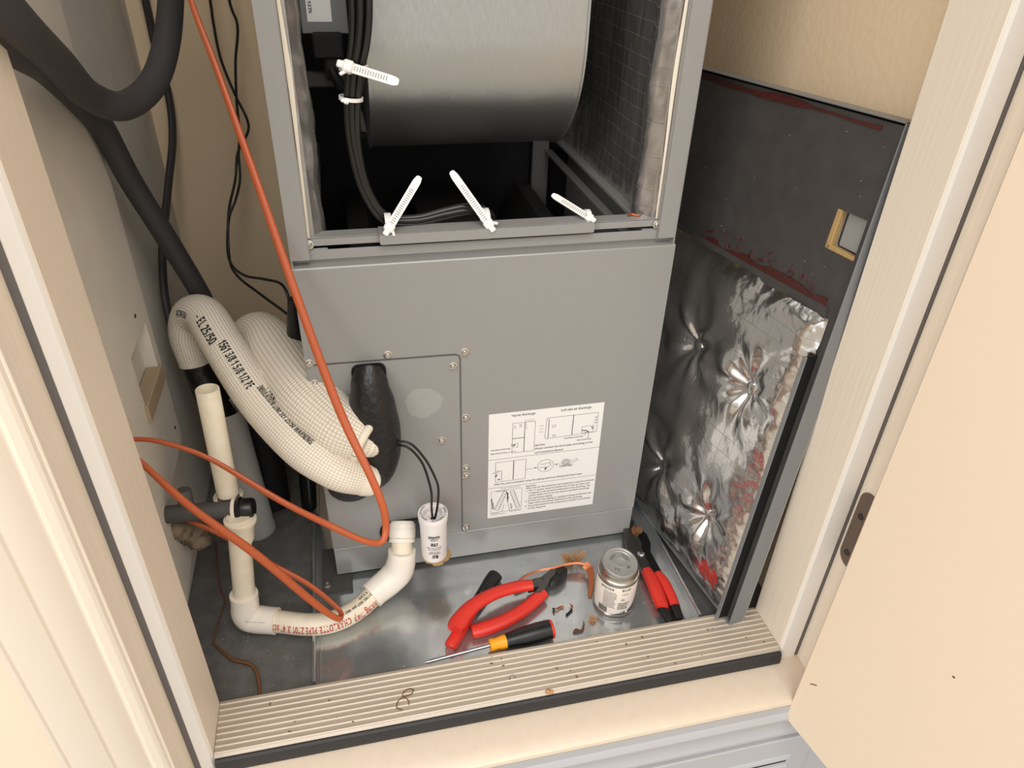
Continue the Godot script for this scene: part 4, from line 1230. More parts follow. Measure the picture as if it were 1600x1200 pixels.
	obj("thread_seal", s, "foam_white", t)
	s = mb()
	ring_at(s, Vector3(-0.1055, 0.186, 0.0305), Vector3(0.088, 0.003, 0.010), v2([0.0, 0.0, 0.0150, 0.0, 0.0155, 0.0015, 0.0155, 0.0045, 0.0140, 0.0055, 0.0132, 0.0060, 0.0130, 0.0185, 0.0115, 0.0205, 0.0, 0.0210]), 30)
	var cap := obj("cap", s, "tool_black", t)
	s = mb()
	ring_at(s, Vector3(-0.166, 0.180, 0.021), Vector3(0.05, 1.0, -0.15), v2([0.0, 0.0, 0.0090, 0.0, 0.0090, 0.033, 0.0075, 0.036, 0.0, 0.036]))
	obj("stub", s, "black_pipe", t)
	t = thing("conduit", "wide grey plastic conduit rising from the floor behind the cream vent pipe", "pipe", Vector3(-0.118, 0.0, -0.13))
	s = mb()
	ring_at(s, Vector3(-0.118, 0.0005, -0.128), Vector3(-0.007, 0.246, 0.006), v2([0.0, 0.0, 0.0255, 0.0, 0.0265, 0.003, 0.0265, 0.006, 0.0250, 0.010, 0.0225, 0.235, 0.0215, 0.236, 0.020, 0.235, 0.020, 0.15, 0.0, 0.15]), 30)
	obj("pipe", s, "conduit_grey", t)

func float_switch():
	var c := Vector3(0.1365, 0.0655, 0.0400)
	var t := thing("float_switch", "white cylindrical overflow switch with black lettering in front of the cabinet base", "switch", c)
	var s := mb()
	lathe(s, v2([0.0, 0.0, 0.0150, 0.0, 0.0172, 0.002, 0.0176, 0.004, 0.0182, 0.060, 0.0200, 0.072, 0.0202, 0.078, 0.0196, 0.0800, 0.0140, 0.0800, 0.0130, 0.0790, 0.0128, 0.070, 0.0070, 0.066, 0.0, 0.066]), Transform3D(Basis(), c), 44)
	var body := obj("body", s, "switch_white", t)
	s = mb()
	lathe(s, v2([0.0, 0.0, 0.0035, 0.0, 0.0035, 0.003, 0.0, 0.003]), Transform3D(Basis(), c + Vector3(0, 0.066, 0)), 14)
	obj("wire_seal", s, "tool_black", body)
	# lettering round the rim
	s = mb()
	var rim2 := func(word: String, a0: float, arc: float, hgt: float):
		var place := func(x: float, y: float) -> Array:
			var a := a0 + x / 0.0165
			return [c + Vector3(cos(a), 0, sin(a)) * (0.0150 + y) + Vector3(0, 0.0804, 0), Vector3.UP]
		letters(s, word, hgt, place, arc * 0.0165, false, true)
	rim2.call("SAFE-T-SWITCH", -0.42, 2.2, 0.0034)
	rim2.call("MODEL SS1 AUTO", 2.2, 1.9, 0.0024)
	var put := func(word: String, yy: float, hgt: float, fit: float, bold := true):
		letters(s, word, hgt, on_drum(c, 0.0187, 1.66 + fit / 2 / 0.0187, yy), fit, false, bold)
	put.call("MODEL SS1", 0.0445, 0.0022, 0.010)
	put.call("RU", 0.0345, 0.0062, 0.009)
	put.call("c", 0.0355, 0.003, 0.0016)
	put.call("for use with", 0.0305, 0.0018, 0.020)
	put.call("1/2 A 24 VAC max", 0.0270, 0.0018, 0.018)
	put.call("MADE IN USA", 0.0225, 0.0018, 0.013)
	put.call("PATENTED", 0.0195, 0.0018, 0.017)
	# black banner with white letters and a small frame
	for i in 10:
		var a0 := 1.66 + 0.42 - 0.084 * i
		var a1 := a0 - 0.084
		var r := 0.01865
		for b in [[0.0480, 0.0525], [0.0120, 0.0172]]:
			if b[0] < 0.02 and (i < 3 or i > 7): continue
			var n := Vector3(cos((a0 + a1) / 2), 0, sin((a0 + a1) / 2))
			quad(s, c + Vector3(cos(a0) * r, b[0], sin(a0) * r), c + Vector3(cos(a1) * r, b[0], sin(a1) * r), c + Vector3(cos(a1) * r, b[1], sin(a1) * r), c + Vector3(cos(a0) * r, b[1], sin(a0) * r), n)
	obj("lettering", s, "print_black", body)
	s = mb()
	letters(s, "Safe-T-Switch", 0.0027, on_drum(c, 0.0190, 1.66 + 0.39, 0.0490), 0.0145, false, true)
	obj("white_lettering", s, "switch_white", body)
	s = mb()
	letters(s, "CE", 0.0030, on_drum(c, 0.0190, 1.66 + 0.12, 0.0130), 0.0045, false, true)
	obj("white_mark", s, "switch_white", body)
	for k in 2:
		s = mb()
		var p := [Vector3(0.090, 0.271, 0.040), Vector3(0.111, 0.272, 0.048), Vector3(0.128, 0.249, 0.052), Vector3(0.139, 0.220, 0.053), Vector3(0.144, 0.195, 0.050), Vector3(0.1425, 0.160, 0.045), Vector3(0.1385, 0.133, 0.041)] if k == 0 else [Vector3(0.090, 0.265, 0.040), Vector3(0.108, 0.268, 0.050), Vector3(0.124, 0.246, 0.055), Vector3(0.1315, 0.215, 0.057), Vector3(0.1345, 0.190, 0.054), Vector3(0.1345, 0.160, 0.047), Vector3(0.1360, 0.133, 0.041)]
		sweep(s, p, 0.0016, Vector3.BACK, 8, 8)
		obj("wire", s, "cable_black", t)
	s = mb()
	sweep(s, [c + Vector3(0, 0.02, -0.012), Vector3(0.1365, 0.0855, 0.002)], 0.0125, Vector3.UP, 1, 20)
	obj("port_pipe", s, "pvc_white", t)
	var pad := mb()
	var pp := PackedVector2Array()
	for i in 30:
		var a := TAU * i / 30
		pp.append(Vector2(cos(a), sin(a)) * (0.0195 + 0.0012 * sin(a * 5.0) + 0.0008 * sin(a * 11.0)))
	prism(pad, pp, Transform3D(Basis(Vector3.RIGHT, Vector3.BACK, Vector3.UP), c + Vector3(0.003, -0.0055, -0.004)), 0.0052)
	obj("foam_pad", pad, "fibre_tan", t)

# ------------------------------------------------------------------ tools
func tools():
	# diagonal cutters
	var t := thing("cutting_pliers", "red handled diagonal cutting pliers lying open in the middle of the pan", "pliers", Vector3(0.24, 0.003, 0.10))
	var s := mb()
	sweep(s, [Vector3(0.268, 0.0225, 0.083), Vector3(0.247, 0.0240, 0.0835), Vector3(0.215, 0.0275, 0.091), Vector3(0.188, 0.0295, 0.103), Vector3(0.168, 0.0290, 0.117), Vector3(0.154, 0.0275, 0.132), Vector3(0.149, 0.0265, 0.140)], [0.0088, 0.0095, 0.0095, 0.0100, 0.0115, 0.0130, 0.0105], Vector3.UP, 7, 16, true, 0.72)
	obj("grip", s, "red_grip", t)
	s = mb()
	sweep(s, [Vector3(0.283, 0.0145, 0.093), Vector3(0.268, 0.0135, 0.103), Vector3(0.245, 0.0125, 0.117), Vector3(0.218, 0.0118, 0.128), Vector3(0.190, 0.0112, 0.134), Vector3(0.172, 0.0110, 0.1355)], [0.0085, 0.0095, 0.0098, 0.0102, 0.0108, 0.0100], Vector3.UP, 7, 16, true, 0.75)
	obj("grip", s, "red_grip", t)
	s = mb()
	prism(s, v2([0.262, 0.079, 0.285, 0.070, 0.303, 0.058, 0.309, 0.060, 0.306, 0.068, 0.296, 0.078, 0.288, 0.088, 0.276, 0.098, 0.270, 0.094, 0.278, 0.086, 0.262, 0.0865]), Transform3D(Basis(Vector3.RIGHT, Vector3.BACK, Vector3.UP), Vector3(0, 0.0105, 0)), 0.0105)
	obj("jaw", s, "tool_steel", t)
	s = mb()
	prism(s, v2([0.298, 0.066, 0.303, 0.0565, 0.313, 0.053, 0.322, 0.055, 0.327, 0.060, 0.325, 0.067, 0.316, 0.075, 0.306, 0.080, 0.296, 0.080]), Transform3D(Basis(Vector3.RIGHT, Vector3.BACK, Vector3.UP), Vector3(0, 0.0075, 0)), 0.0115)
	prism(s, v2([0.306, 0.061, 0.324, 0.058, 0.312, 0.072]), Transform3D(Basis(Vector3.RIGHT, Vector3.BACK, Vector3.UP), Vector3(0, 0.0185, 0)), 0.0012)
	obj("jaw", s, "tool_black", t)
	s = mb()
	lathe(s, v2([0.0, 0.0018, 0.0055, 0.0015, 0.0065, 0.0, 0.0065, -0.006]), Transform3D(Basis(), Vector3(0.292, 0.0207, 0.0735)), 20)
	obj("pivot", s, "tool_steel", t)
	# black and red tool under the cutters
	t = thing("hand_tool", "slim tool with a red handle and black end lying under the cutters", "hand tool", Vector3(0.18, 0.003, 0.10))
	s = mb()
	sweep(s, [Vector3(0.140, 0.0090, 0.1525), Vector3(0.143, 0.0098, 0.1485), Vector3(0.158, 0.0100, 0.1285), Vector3(0.179, 0.0100, 0.1005)], [0.0075, 0.0090, 0.0088, 0.0075], Vector3.UP, 6, 18)
	obj("grip", s, "red_grip", t)
	s = mb()
	sweep(s, [Vector3(0.178, 0.0098, 0.1015), Vector3(0.196, 0.0100, 0.078), Vector3(0.215, 0.0100, 0.0545), Vector3(0.2225, 0.0098, 0.0455), Vector3(0.2250, 0.0095, 0.0430)], [0.0072, 0.0092, 0.0110, 0.0112, 0.0070], Vector3.UP, 6, 18, true, 0.75)
	obj("body", s, "tool_black", t)
	s = mb()
	boxt(s, Transform3D(Basis(Vector3.UP, 0.89), Vector3(0.205, 0.0178, 0.0665)), Vector3(0.030, 0.003, 0.0045), 0.001)
	obj("clip", s, "tool_black", t)
	# screwdriver
	t = thing("screwdriver", "screwdriver with black handle, yellow collar and red end cap lying along the threshold", "screwdriver", Vector3(0.2, 0.003, 0.168))
	s = mb()
	var a := Vector3(0.103, 0.0155, 0.1735)
	var b := Vector3(0.278, 0.0170, 0.1570)
	var ax := b - a
	var L := ax.length()
	ring_at(s, a, ax, v2([0.0, 0.0, 0.0010, 0.0, 0.0024, 0.006, 0.0024, L * 0.52, 0.0, L * 0.52]), 14)
	obj("shaft", s, "blade_steel", t)
	s = mb()
	ring_at(s, a + ax * 0.50, ax, v2([0.0, 0.0, 0.0075, 0.0, 0.0085, 0.001, 0.0078, 0.009, 0.0092, 0.018, 0.0092, 0.0235, 0.0, 0.0235]), 12)
	obj("collar", s, "yellow_grip", t)
	s = mb()
	ring_at(s, a + ax * 0.625, ax, v2([0.0, 0.0, 0.0095, 0.0, 0.0100, 0.001, 0.0105, 0.010, 0.0128, 0.026, 0.0135, 0.045, 0.0130, 0.062, 0.0, 0.0625]), 18)
	obj("handle", s, "tool_black", t)
	s = mb()
	ring_at(s, a + ax * 0.975, ax, v2([0.0, 0.0, 0.0128, 0.0, 0.0130, 0.001, 0.0122, 0.004, 0.0, 0.0048]), 18)
	obj("end_cap", s, "red_grip", t)
	# groove joint pliers by the right rim
	t = thing("groove_pliers", "red handled adjustable pliers beside the right rim behind the can", "pliers", Vector3(0.445, 0.003, 0.09))
	s = mb()
	sweep(s, [Vector3(0.4405, 0.0150, 0.083), Vector3(0.4415, 0.0150, 0.100), Vector3(0.4405, 0.0145, 0.125), Vector3(0.4385, 0.0140, 0.148), Vector3(0.4375, 0.0138, 0.153)], [0.0082, 0.0098, 0.0100, 0.0095, 0.0078], Vector3.UP, 6, 16, true, 0.75)
	obj("grip", s, "red_grip", t)
	s = mb()
	sweep(s, [Vector3(0.4555, 0.0120, 0.090), Vector3(0.4590, 0.0120, 0.106), Vector3(0.4590, 0.0120, 0.130), Vector3(0.4580, 0.0120, 0.150)], [0.0070, 0.0082, 0.0082, 0.0072], Vector3.UP, 6, 16, true, 0.8)
	obj("grip", s, "red_grip", t)
	s = mb()
	for q in [[Vector3(0.4378, 0.0130, 0.150), Vector3(0.4400, 0.0128, 0.168), Vector3(0.4420, 0.012, 0.1745)], [Vector3(0.4580, 0.0110, 0.148), Vector3(0.4560, 0.0110, 0.166), Vector3(0.4550, 0.011, 0.173)]]:
		sweep(s, q, [0.0075, 0.0068, 0.004], Vector3.UP, 5, 12, true, 0.6)
	obj("handle_end", s, "tool_black", t)
	s = mb()
	prism(s, v2([0.4330, 0.086, 0.4330, 0.070, 0.4300, 0.055, 0.4270, 0.040, 0.4300, 0.020, 0.4360, 0.000, 0.4440, -0.018, 0.4540, -0.022, 0.4580, -0.012, 0.4520, 0.000, 0.4480, 0.018, 0.4500, 0.035, 0.4480, 0.060, 0.4480, 0.086]), Transform3D(Basis(Vector3.RIGHT, Vector3.BACK, Vector3.UP), Vector3(0, 0.0110, 0)), 0.0080)
	obj("jaw", s, "tool_steel", t)
	s = mb()
	prism(s, v2([0.4500, 0.092, 0.4480, 0.070, 0.4400, 0.048, 0.4430, 0.038, 0.4560, 0.036, 0.4600, 0.022, 0.4590, 0.004, 0.4630, 0.000, 0.4690, 0.014, 0.4680, 0.034, 0.4610, 0.050, 0.4620, 0.092]), Transform3D(Basis(Vector3.RIGHT, Vector3.BACK, Vector3.UP), Vector3(0, 0.0075, 0)), 0.0080)
	obj("jaw", s, "tool_black", t)
	s = mb()
	lathe(s, v2([0.0, 0.003, 0.004, 0.0028, 0.0058, 0.0015, 0.0062, 0.0, 0.0062, -0.01]), Transform3D(Basis(), Vector3(0.4430, 0.0195, 0.055)), 20)
	obj("pivot", s, "blade_steel", t)
	can()

func can():
	var c := Vector3(0.378, 0.0031, 0.121)
	var t := thing("cement_can", "small metal can of pipe cement with a white and blue label and loose tilted lid", "can", c)
	var s := mb()
	lathe(s, v2([0.0, 0.0, 0.0260, 0.0, 0.0285, 0.0015, 0.0290, 0.003, 0.0282, 0.0045, 0.0278, 0.006, 0.0278, 0.0625, 0.0284, 0.064, 0.0288, 0.0655, 0.0282, 0.0670, 0.0270, 0.0675, 0.0262, 0.0690, 0.0255, 0.0700, 0.0250, 0.0740, 0.0258, 0.0750, 0.0258, 0.0765, 0.0250, 0.0775, 0.0247, 0.0810, 0.0252, 0.0820, 0.0248, 0.0832, 0.0225, 0.0832, 0.0220, 0.0820, 0.0220, 0.075, 0.0, 0.075]), Transform3D(Basis(), c), 48)
	obj("body", s, "tin", t)
	s = mb()
	lathe(s, v2([0.0279, 0.0075, 0.0280, 0.0078, 0.0280, 0.0610, 0.0279, 0.0613]), Transform3D(Basis(), c), 48)
	var lab := obj("paper_label", s, "can_label", t)
	# blue wave at the foot of the label
	s = mb()
	var base := 1.95
	for i in 44:
		var a0 := base + 0.15 - 0.045 * i
		var a1 := a0 - 0.045
		var tt := [i / 44.0, (i + 1) / 44.0]
		var tops := []
		for k in 2:
			var f: float = tt[k]
			tops.append(0.0085 + 0.006 * smoothstep(0.0, 0.35, f) + 0.033 * pow(smoothstep(0.35, 1.0, f), 1.5))
		var r := 0.02815
		var n := Vector3(cos((a0 + a1) / 2), 0, sin((a0 + a1) / 2))
		quad(s, c + Vector3(cos(a0) * r, 0.0078, sin(a0) * r), c + Vector3(cos(a1) * r, 0.0078, sin(a1) * r), c + Vector3(cos(a1) * r, tops[1], sin(a1) * r), c + Vector3(cos(a0) * r, tops[0], sin(a0) * r), n)
	obj("blue_wave", s, "can_blue", lab)
	s = mb()
	var R := 0.0282
	var rng := RandomNumberGenerator.new()
	rng.seed = 12
	letters(s, "MASTER", 0.0042, on_drum(c, R, 2.78, 0.0545), 0.020, false, true)
	letters(s, "BLUE", 0.0045, on_drum(c, R, 1.68, 0.0545), 0.0125, false, true)
	for i in 12:
		var rows := on_drum(c, R, 2.58, 0.0500 - 0.0026 * i)
		var x := 0.0
		while x < 0.0165:
			var w := rng.randf_range(0.0010, 0.0030)
			var q := []
			for p in [[x, 0.0], [x + w, 0.0], [x + w, 0.0010], [x, 0.0010]]: q.append(rows.call(p[0], p[1]))
			quad(s, q[0][0], q[1][0], q[2][0], q[3][0], q[0][1])
			x += w + 0.0006
	for i in 4:
		var rows := on_drum(c, R, 1.80, 0.0300 - 0.0034 * i)
		var x := 0.0
		while x < 0.0135:
			var w := rng.randf_range(0.0012, 0.0030)
			var q := []
			for p in [[x, 0.0], [x + w, 0.0], [x + w, 0.0019], [x, 0.0019]]: q.append(rows.call(p[0], p[1]))
			quad(s, q[0][0], q[1][0], q[2][0], q[3][0], q[0][1])
			x += w + 0.0007
	for i in 18:
		var rows := on_drum(c, R, 2.80 - 0.028 * i, 0.0095)
		var w: float = [0.0003, 0.0006, 0.0004, 0.0008][i % 4]
		var q := []
		for p in [[0.0, 0.0], [w, 0.0], [w, 0.0105], [0.0, 0.0105]]: q.append(rows.call(p[0], p[1]))
		quad(s, q[0][0], q[1][0], q[2][0], q[3][0], q[0][1])
	letters(s, "UL", 0.0036, on_drum(c, R, 1.66, 0.0365), 0.005, false, true)
	obj("printing", s, "print_black", lab)
	s = mb()
	letters(s, "CEMENT", 0.0022, on_drum(c, R, 1.68, 0.0475), 0.010, false, true)
	obj("orange_lettering", s, "orange_sheath", lab)
	s = mb()
	letters(s, "MEDIUM", 0.0018, on_drum(c, R + 0.0003, 1.74, 0.0115), 0.008, false, true)
	var tile := []
	for p in [[0.0, 0.0], [0.0042, 0.0], [0.0042, 0.0040], [0.0, 0.0040]]: tile.append(on_drum(c, R + 0.0002, 1.38, 0.0105).call(p[0], p[1]))
	obj("white_lettering", s, "paper", lab)
	s = mb()
	quad(s, tile[0][0], tile[1][0], tile[2][0], tile[3][0], tile[0][1])
	obj("label_tile", s, "paper", lab)
	# tilted lid
	var lx := Basis(Vector3(1, 0, -0.4).normalized(), 0.16)
	var lc := c + Vector3(-0.0025, 0.0845, 0.0055)
	s = mb()
	lathe(s, v2([0.0, 0.0, 0.0235, 0.0, 0.0240, 0.001, 0.0240, 0.0050, 0.0232, 0.0060, 0.0215, 0.0060, 0.0205, 0.0050, 0.0180, 0.0050, 0.0172, 0.0042, 0.0085, 0.0042, 0.0080, 0.0054, 0.0068, 0.0054, 0.0062, 0.0042, 0.0, 0.0036]), Transform3D(lx, lc), 44)
	var lid := obj("lid", s, "tin_lid", t)
	s = mb()
	var ring := func(word: String, a0: float, arc: float):
		var place := func(x: float, y: float) -> Array:
			var an := a0 + x / 0.0128
			return [lc + lx * (Vector3(cos(an), 0, sin(an)) * (0.0108 + y) + Vector3(0, 0.0045, 0)), lx.y]
		letters(s, word, 0.0036, place, arc * 0.0128, false, true)
	ring.call("PUSH", 3.6, 0.85)
	ring.call("CLOSE", 5.2, 0.95)
	ring.call("IN", 0.6, 0.35)
	ring.call("3.5", 1.9, 0.6)
	obj("embossing", s, "tin", lid)

# ------------------------------------------------------------------ scraps
func clutter():
	var rng := RandomNumberGenerator.new()
	rng.seed = 21
	var t := thing("copper_strip", "flattened copper tube offcut bent over beside the cutters and can", "scrap", Vector3(0.31, 0.003, 0.06))
	var s := mb()
	strap(s, [Vector3(0.246, 0.0115, 0.071), Vector3(0.262, 0.0145, 0.060), Vector3(0.285, 0.0150, 0.053), Vector3(0.305, 0.0165, 0.0535), Vector3(0.325, 0.0175, 0.0515), Vector3(0.345, 0.0180, 0.0530), Vector3(0.357, 0.0165, 0.0590)], [0.008, 0.0135, 0.012, 0.0085, 0.0095, 0.013, 0.011], 0.0028, Vector3(0.0, 0.75, 0.65), 8)
	obj("strip", s, "copper", t)
	s = mb()
	strap(s, [Vector3(0.354, 0.0175, 0.0570), Vector3(0.360, 0.0150, 0.0650), Vector3(0.3575, 0.0115, 0.0820), Vector3(0.3505, 0.0070, 0.1000), Vector3(0.3480, 0.0055, 0.1060)], [0.010, 0.0115, 0.0085, 0.006, 0.004], 0.0022, Vector3(1.0, 0.3, 0.2), 8)
	obj("bent_end", s, "copper", t)
	# clump of bristles
	t = thing("bristle_clump", "tuft of tan fibres standing behind the copper offcut", "debris", Vector3(0.346, 0.003, 0.036))
	s = mb()
	for i in 70:
		var a := rng.randf() * TAU
		var r := rng.randf() * 0.011
		var p := Vector3(0.346 + cos(a) * r, 0.0035, 0.036 + sin(a) * r * 0.6)
		var d := Vector3(cos(a) * 0.010 + rng.randf_range(-0.004, 0.004), rng.randf_range(0.008, 0.018), sin(a) * 0.006)
		sweep(s, [p, p + d * 0.5 + Vector3(rng.randf_range(-0.002, 0.002), 0.001, 0), p + d], 0.0005, Vector3.RIGHT, 2, 4)
	obj("fibres", s, "bristle", t).set_meta("kind", "stuff")
	# clippings
	for k in 2:
		var o: Vector3 = [Vector3(0.2975, 0.003, 0.1165), Vector3(0.3130, 0.003, 0.1240)][k]
		t = thing("wire_clipping", ["bare copper curl with a black tip left of the other clipping", "black sheathed wire clipping with frayed copper end nearer the can"][k], "scrap", o, "wire clippings on the pan", true)
		t.rotation.y = [0.25, 0.55][k]
		s = mb()
		if k == 0: sweep(s, [Vector3(-0.008, 0.003, 0.004), Vector3(-0.0065, 0.0035, -0.002)], 0.0014, Vector3.UP, 2, 8)
		else: sweep(s, [Vector3(-0.009, 0.0018, 0.0015), Vector3(-0.002, 0.0018, 0.001), Vector3(0.0035, 0.0022, 0.0005)], 0.0017, Vector3.UP, 3, 8)
		obj("sheath", s, "cable_black", t)
		s = mb()
		for i in 5:
			var z := rng.randf_range(-0.0015, 0.0015)
			if k == 0: sweep(s, [Vector3(-0.0065, 0.0035, -0.002 + z), Vector3(-0.002, 0.0030 + z, 0.0 + z), Vector3(0.004, 0.0025, -0.0005 + z), Vector3(0.009, 0.0025, 0.001 + z)], 0.0006, Vector3.UP, 3, 5)
			else: sweep(s, [Vector3(0.003, 0.0022, z * 0.4), Vector3(0.006, 0.0035, -0.002 + z), Vector3(0.008, 0.0045, -0.005 + z * 2)], 0.0006, Vector3.UP, 3, 5)
		obj("strands", s, "copper", t)
	t = thing("wood_shaving", "curled brown shaving in front of the can by the threshold", "debris", Vector3(0.317, 0.003, 0.158))
	s = mb()
	strap(s, [Vector3(0.307, 0.0042, 0.160), Vector3(0.312, 0.0065, 0.157), Vector3(0.319, 0.0050, 0.1585), Vector3(0.324, 0.006, 0.152), Vector3(0.3255, 0.0075, 0.146)], [0.003, 0.0055, 0.004, 0.003, 0.001], 0.0008, Vector3(0.2, 0.4, 1), 5)
	obj("curl", s, "brown_stain", t)
	t = thing("fluff", "small ball of tan fluff at the left foot of the can", "debris", Vector3(0.339, 0.003, 0.145))
	s = mb()
	for i in 40:
		var p := Vector3(0.339, 0.0055, 0.1445) + Vector3(rng.randf_range(-1, 1), rng.randf_range(-0.4, 0.6), rng.randf_range(-1, 1)) * 0.004
		var d := Vector3(rng.randf_range(-1, 1), rng.randf_range(-0.4, 0.8), rng.randf_range(-1, 1)) * 0.0035
		sweep(s, [p - d, p + Vector3(0, 0.001, 0), p + d], 0.0004, Vector3(0.3, 0.9, 0.2), 2, 4)
	obj("fibres", s, "bristle", t).set_meta("kind", "stuff")
	t = thing("brass_scrap", "broken brown cap scrap on the head of the adjustable pliers", "scrap", Vector3(0.455, 0.0155, 0.0))
	s = mb()
	ring_at(s, Vector3(0.452, 0.0195, 0.008), Vector3(0.3, 0.6, 0.5), v2([0.0, 0.0, 0.008, 0.0, 0.008, 0.003, 0.0065, 0.004, 0.0065, 0.010, 0.0055, 0.0115, 0.0, 0.0115]), 14)
	obj("cap", s, "brown_stain", t)
	t = thing("foam_blob", "brown lump of expanding foam in the torn hole of the left wall", "foam", Vector3(-0.17, 0.0, 0.0))
	s = mb()
	var fn := FastNoiseLite.new()
	fn.seed = 9
	fn.frequency = 60.0
	for q in [[Vector3(-0.178, 0.120, -0.012), 0.016], [Vector3(-0.170, 0.108, -0.006), 0.013], [Vector3(-0.188, 0.150, 0.012), 0.012], [Vector3(-0.184, 0.135, 0.0), 0.013]]:
		blob(s, q[0], q[1], fn)
	obj("lump", s, "expanding_foam", t)
	# dry vine on the floor
	t = thing("dried_stem", "thin dried brown stem lying on the dark floor left of the pan", "debris", Vector3(-0.155, 0.0, 0.02))
	s = mb()
	sweep(s, [Vector3(-0.180, 0.002, -0.110), Vector3(-0.172, 0.003, -0.060), Vector3(-0.163, 0.004, -0.015), Vector3(-0.155, 0.004, 0.010), Vector3(-0.157, 0.003, 0.025), Vector3(-0.163, 0.003, 0.079)], 0.0012, Vector3.UP, 6, 6)
	sweep(s, [Vector3(-0.163, 0.002, 0.079), Vector3(-0.137, 0.003, 0.109), Vector3(-0.113, 0.003, 0.122), Vector3(-0.103, 0.003, 0.142), Vector3(-0.099, 0.002, 0.172)], [0.0015, 0.0022, 0.0026, 0.0026, 0.002], Vector3.UP, 6, 6)
	obj("stem", s, "brown_stain", t)
	var sp := mb()
	for i in 70:
		boxt(sp, Transform3D(Basis(Vector3.UP, rng.randf() * 3.0), Vector3(rng.randf_range(-0.16, -0.05), 0.0008, rng.randf_range(-0.05, 0.175))), Vector3(rng.randf_range(0.0006, 0.0022), 0.0008, 0.0006))
	for i in 60:
		boxt(sp, Transform3D(Basis(Vector3.UP, rng.randf() * 3.0), Vector3(rng.randf_range(-0.02, 0.45), 0.0035, rng.randf_range(0.01, 0.165))), Vector3(rng.randf_range(0.0007, 0.0022), 0.0008, 0.0009))
	var so := obj("floor_grit", sp, "pale_grey")
	tag(so, "pale grit scattered over the floor and pan", "grit", "", "stuff")

func blob(st: SurfaceTool, c: Vector3, r: float, fn: FastNoiseLite):
	var n := 14
	var P := []
	for j in n + 1:
		for i in 2 * n + 1:
			var th := PI * j / n
			var ph := PI * (i % (2 * n)) / n
			var d := Vector3(sin(th) * cos(ph), cos(th), sin(th) * sin(ph))
			P.append([c + d * r * (1.0 + 0.55 * fn.get_noise_3dv(c * 3.0 + d * r * 2.0)), d])
	for j in n:
		for i in 2 * n:
			var k := j * (2 * n + 1) + i
			var a = P[k]; var b = P[k + 1]; var e = P[k + 2 * n + 2]; var f = P[k + 2 * n + 1]
			if j > 0: tri(st, a[0], b[0], e[0], a[1], b[1], e[1])
			if j < n - 1: tri(st, a[0], e[0], f[0], a[1], e[1], f[1])

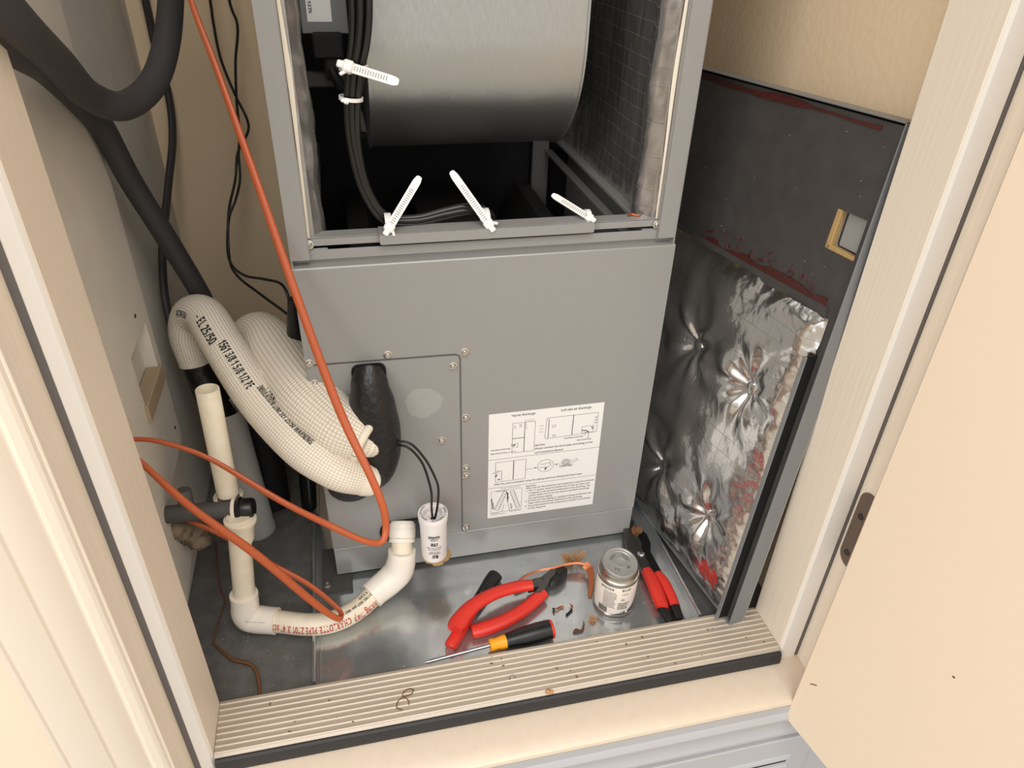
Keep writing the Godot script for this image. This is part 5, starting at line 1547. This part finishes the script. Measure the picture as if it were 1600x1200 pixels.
# ------------------------------------------------------------------ cables in the cabinet and their ties
func ties():
	var t := thing("cable_bundle", "bundle of black cables hanging in front of the blower and bending along the crossbar", "cable", Vector3(0.08, 0.64, -0.03))
	var base := [Vector3(0.100, 0.90, -0.035), Vector3(0.0965, 0.80, -0.032), Vector3(0.095, 0.745, -0.030), Vector3(0.091, 0.712, -0.030), Vector3(0.084, 0.683, -0.030), Vector3(0.078, 0.640, -0.030), Vector3(0.079, 0.601, -0.030), Vector3(0.087, 0.562, -0.028), Vector3(0.105, 0.533, -0.026), Vector3(0.138, 0.5265, -0.028), Vector3(0.174, 0.531, -0.032), Vector3(0.203, 0.533, -0.034), Vector3(0.222, 0.522, -0.036), Vector3(0.230, 0.49, -0.045), Vector3(0.232, 0.45, -0.06)]
	var F := frames(smooth_path(base, 6), Vector3.BACK)
	var offs := [Vector2(-0.006, 0.002), Vector2(-0.0005, 0.0045), Vector2(0.0055, 0.002), Vector2(0.0035, -0.0045), Vector2(-0.0035, -0.004)]
	for k in 5:
		var p := []
		for i in F.P.size():
			var f: float = float(i) / (F.P.size() - 1)
			var sp: float = 1.25 - 0.65 * smoothstep(0.1, 0.6, f) + 0.25 * sin(f * 9.0 + k)
			var side: Vector3 = F.T[i].cross(F.N[i])
			p.append(F.P[i] + side * offs[k].x * sp + F.N[i] * offs[k].y * sp)
		var s := mb()
		sweep(s, p, [0.0040, 0.0036, 0.0034, 0.0042, 0.0034][k], Vector3.BACK, 1, 12)
		obj("cable", s, "cable_gloss", t)
	var g := "white zip ties on the cable bundle"
	zip("wide white zip tie round the hanging cables, its tail over the blower drum", Vector3(0.079, 0.689, -0.015), Vector3(0.126, 0.676, -0.004), Vector3(0.0845, 0.686, -0.030), Vector3(0.12, 1.0, 0.0), 0.0135, 0.0095, g)
	zip("small white zip tie with a cut tail on the hanging cables below the wide tie", Vector3(0.0745, 0.6565, -0.019), Vector3(0.083, 0.6555, -0.018), Vector3(0.0795, 0.657, -0.030), Vector3(0.1, 1.0, 0.0), 0.0115, 0.0045, g)
	zip("zip tie on the crossbar with its tail leaning right, near the cable bend", Vector3(0.1075, 0.529, -0.003), Vector3(0.1455, 0.5745, -0.030), Vector3(0.107, 0.524, -0.018), Vector3(1, 0, 0), 0.0145, 0.0088, g)
	zip("zip tie in the middle of the crossbar with its tail leaning left", Vector3(0.217, 0.5265, -0.003), Vector3(0.181, 0.5765, -0.038), Vector3(0.2165, 0.5235, -0.019), Vector3(1, 0, 0), 0.0145, 0.0088, g)
	zip("rightmost zip tie on the crossbar with its short tail pointing back", Vector3(0.3365, 0.5255, -0.008), Vector3(0.302, 0.541, -0.048), Vector3(0.3365, 0.521, -0.016), Vector3(1, 0, 0), 0.0105, 0.0075, g)
	# scrap of clear film under the crossbar
	var f := thing("film_scrap", "crumpled clear plastic scrap poking out under the middle of the crossbar", "scrap", Vector3(0.216, 0.507, -0.02))
	var s2 := mb()
	strap(s2, [Vector3(0.208, 0.520, -0.022), Vector3(0.213, 0.507, -0.014), Vector3(0.219, 0.498, -0.016)], [0.003, 0.009, 0.013], 0.0008, Vector3(1, 0.2, 0), 5)
	obj("film", s2, "zip_teeth", f)
	var fl := thing("copper_fleck", "bright copper fleck on the right end of the crossbar", "scrap", Vector3(0.395, 0.519, -0.022))
	var s3 := mb()
	sweep(s3, [Vector3(0.389, 0.5198, -0.021), Vector3(0.395, 0.5206, -0.024), Vector3(0.402, 0.5198, -0.020), Vector3(0.406, 0.5202, -0.022)], [0.001, 0.0022, 0.0016, 0.0008], Vector3.UP, 4, 6)
	obj("fleck", s3, "copper", fl)

func zip(label: String, head: Vector3, tip: Vector3, centre: Vector3, axis: Vector3, r: float, w: float, group: String):
	var t := thing("zip_tie", label, "zip tie", centre, group)
	var ax := axis.normalized()
	var x := (head - centre)
	x = (x - ax * x.dot(ax)).normalized()
	var y := ax.cross(x)
	var ring := []
	for i in 33:
		var a := TAU * i / 32
		ring.append(centre + (x * cos(a) + y * sin(a)) * r)
	var s := mb()
	strap(s, ring, w * 0.8, 0.0013, ax, 1)
	obj("loop", s, "zip_nylon", t)
	var d := (tip - head)
	var dn := d.normalized()
	var wd := dn.cross(Vector3(0.0, 0.55, 0.83)).normalized()
	var nn := wd.cross(dn)
	s = mb()
	boxt(s, Transform3D(Basis(wd, dn, nn), head), Vector3(w * 1.25, w * 1.05, w * 0.8), w * 0.16)
	boxt(s, Transform3D(Basis(wd, dn, nn), head - dn * w * 0.75 + nn * w * 0.1), Vector3(w * 0.75, w * 0.8, w * 0.4), w * 0.12)
	if w > 0.008:
		boxt(s, Transform3D(Basis(wd, dn, nn) * Basis(Vector3(0, 0, 1), 0.8), head + wd * w * 0.7 - dn * w * 0.3), Vector3(w * 0.35, w * 0.9, w * 0.3), w * 0.08)
	obj("head", s, "zip_nylon", t)
	if d.length() < w * 3: return
	s = mb()
	strap(s, [head, head + d * 0.5, head + d * 0.86, head + d * 0.97, tip], [w, w, w, w * 0.75, w * 0.35], 0.0014, wd, 4)
	var tail := obj("tail", s, "zip_nylon", t)
	s = mb()
	var n := int(d.length() * 0.68 / 0.0026)
	for i in n:
		var p := head + dn * (w * 0.7 + 0.0026 * i)
		boxt(s, Transform3D(Basis(wd, dn, nn), p + nn * 0.0008), Vector3(w * 0.5, 0.0010, 0.0006))
		boxt(s, Transform3D(Basis(wd, dn, nn), p - nn * 0.0008), Vector3(w * 0.5, 0.0010, 0.0006))
	obj("teeth", s, "zip_teeth", tail)
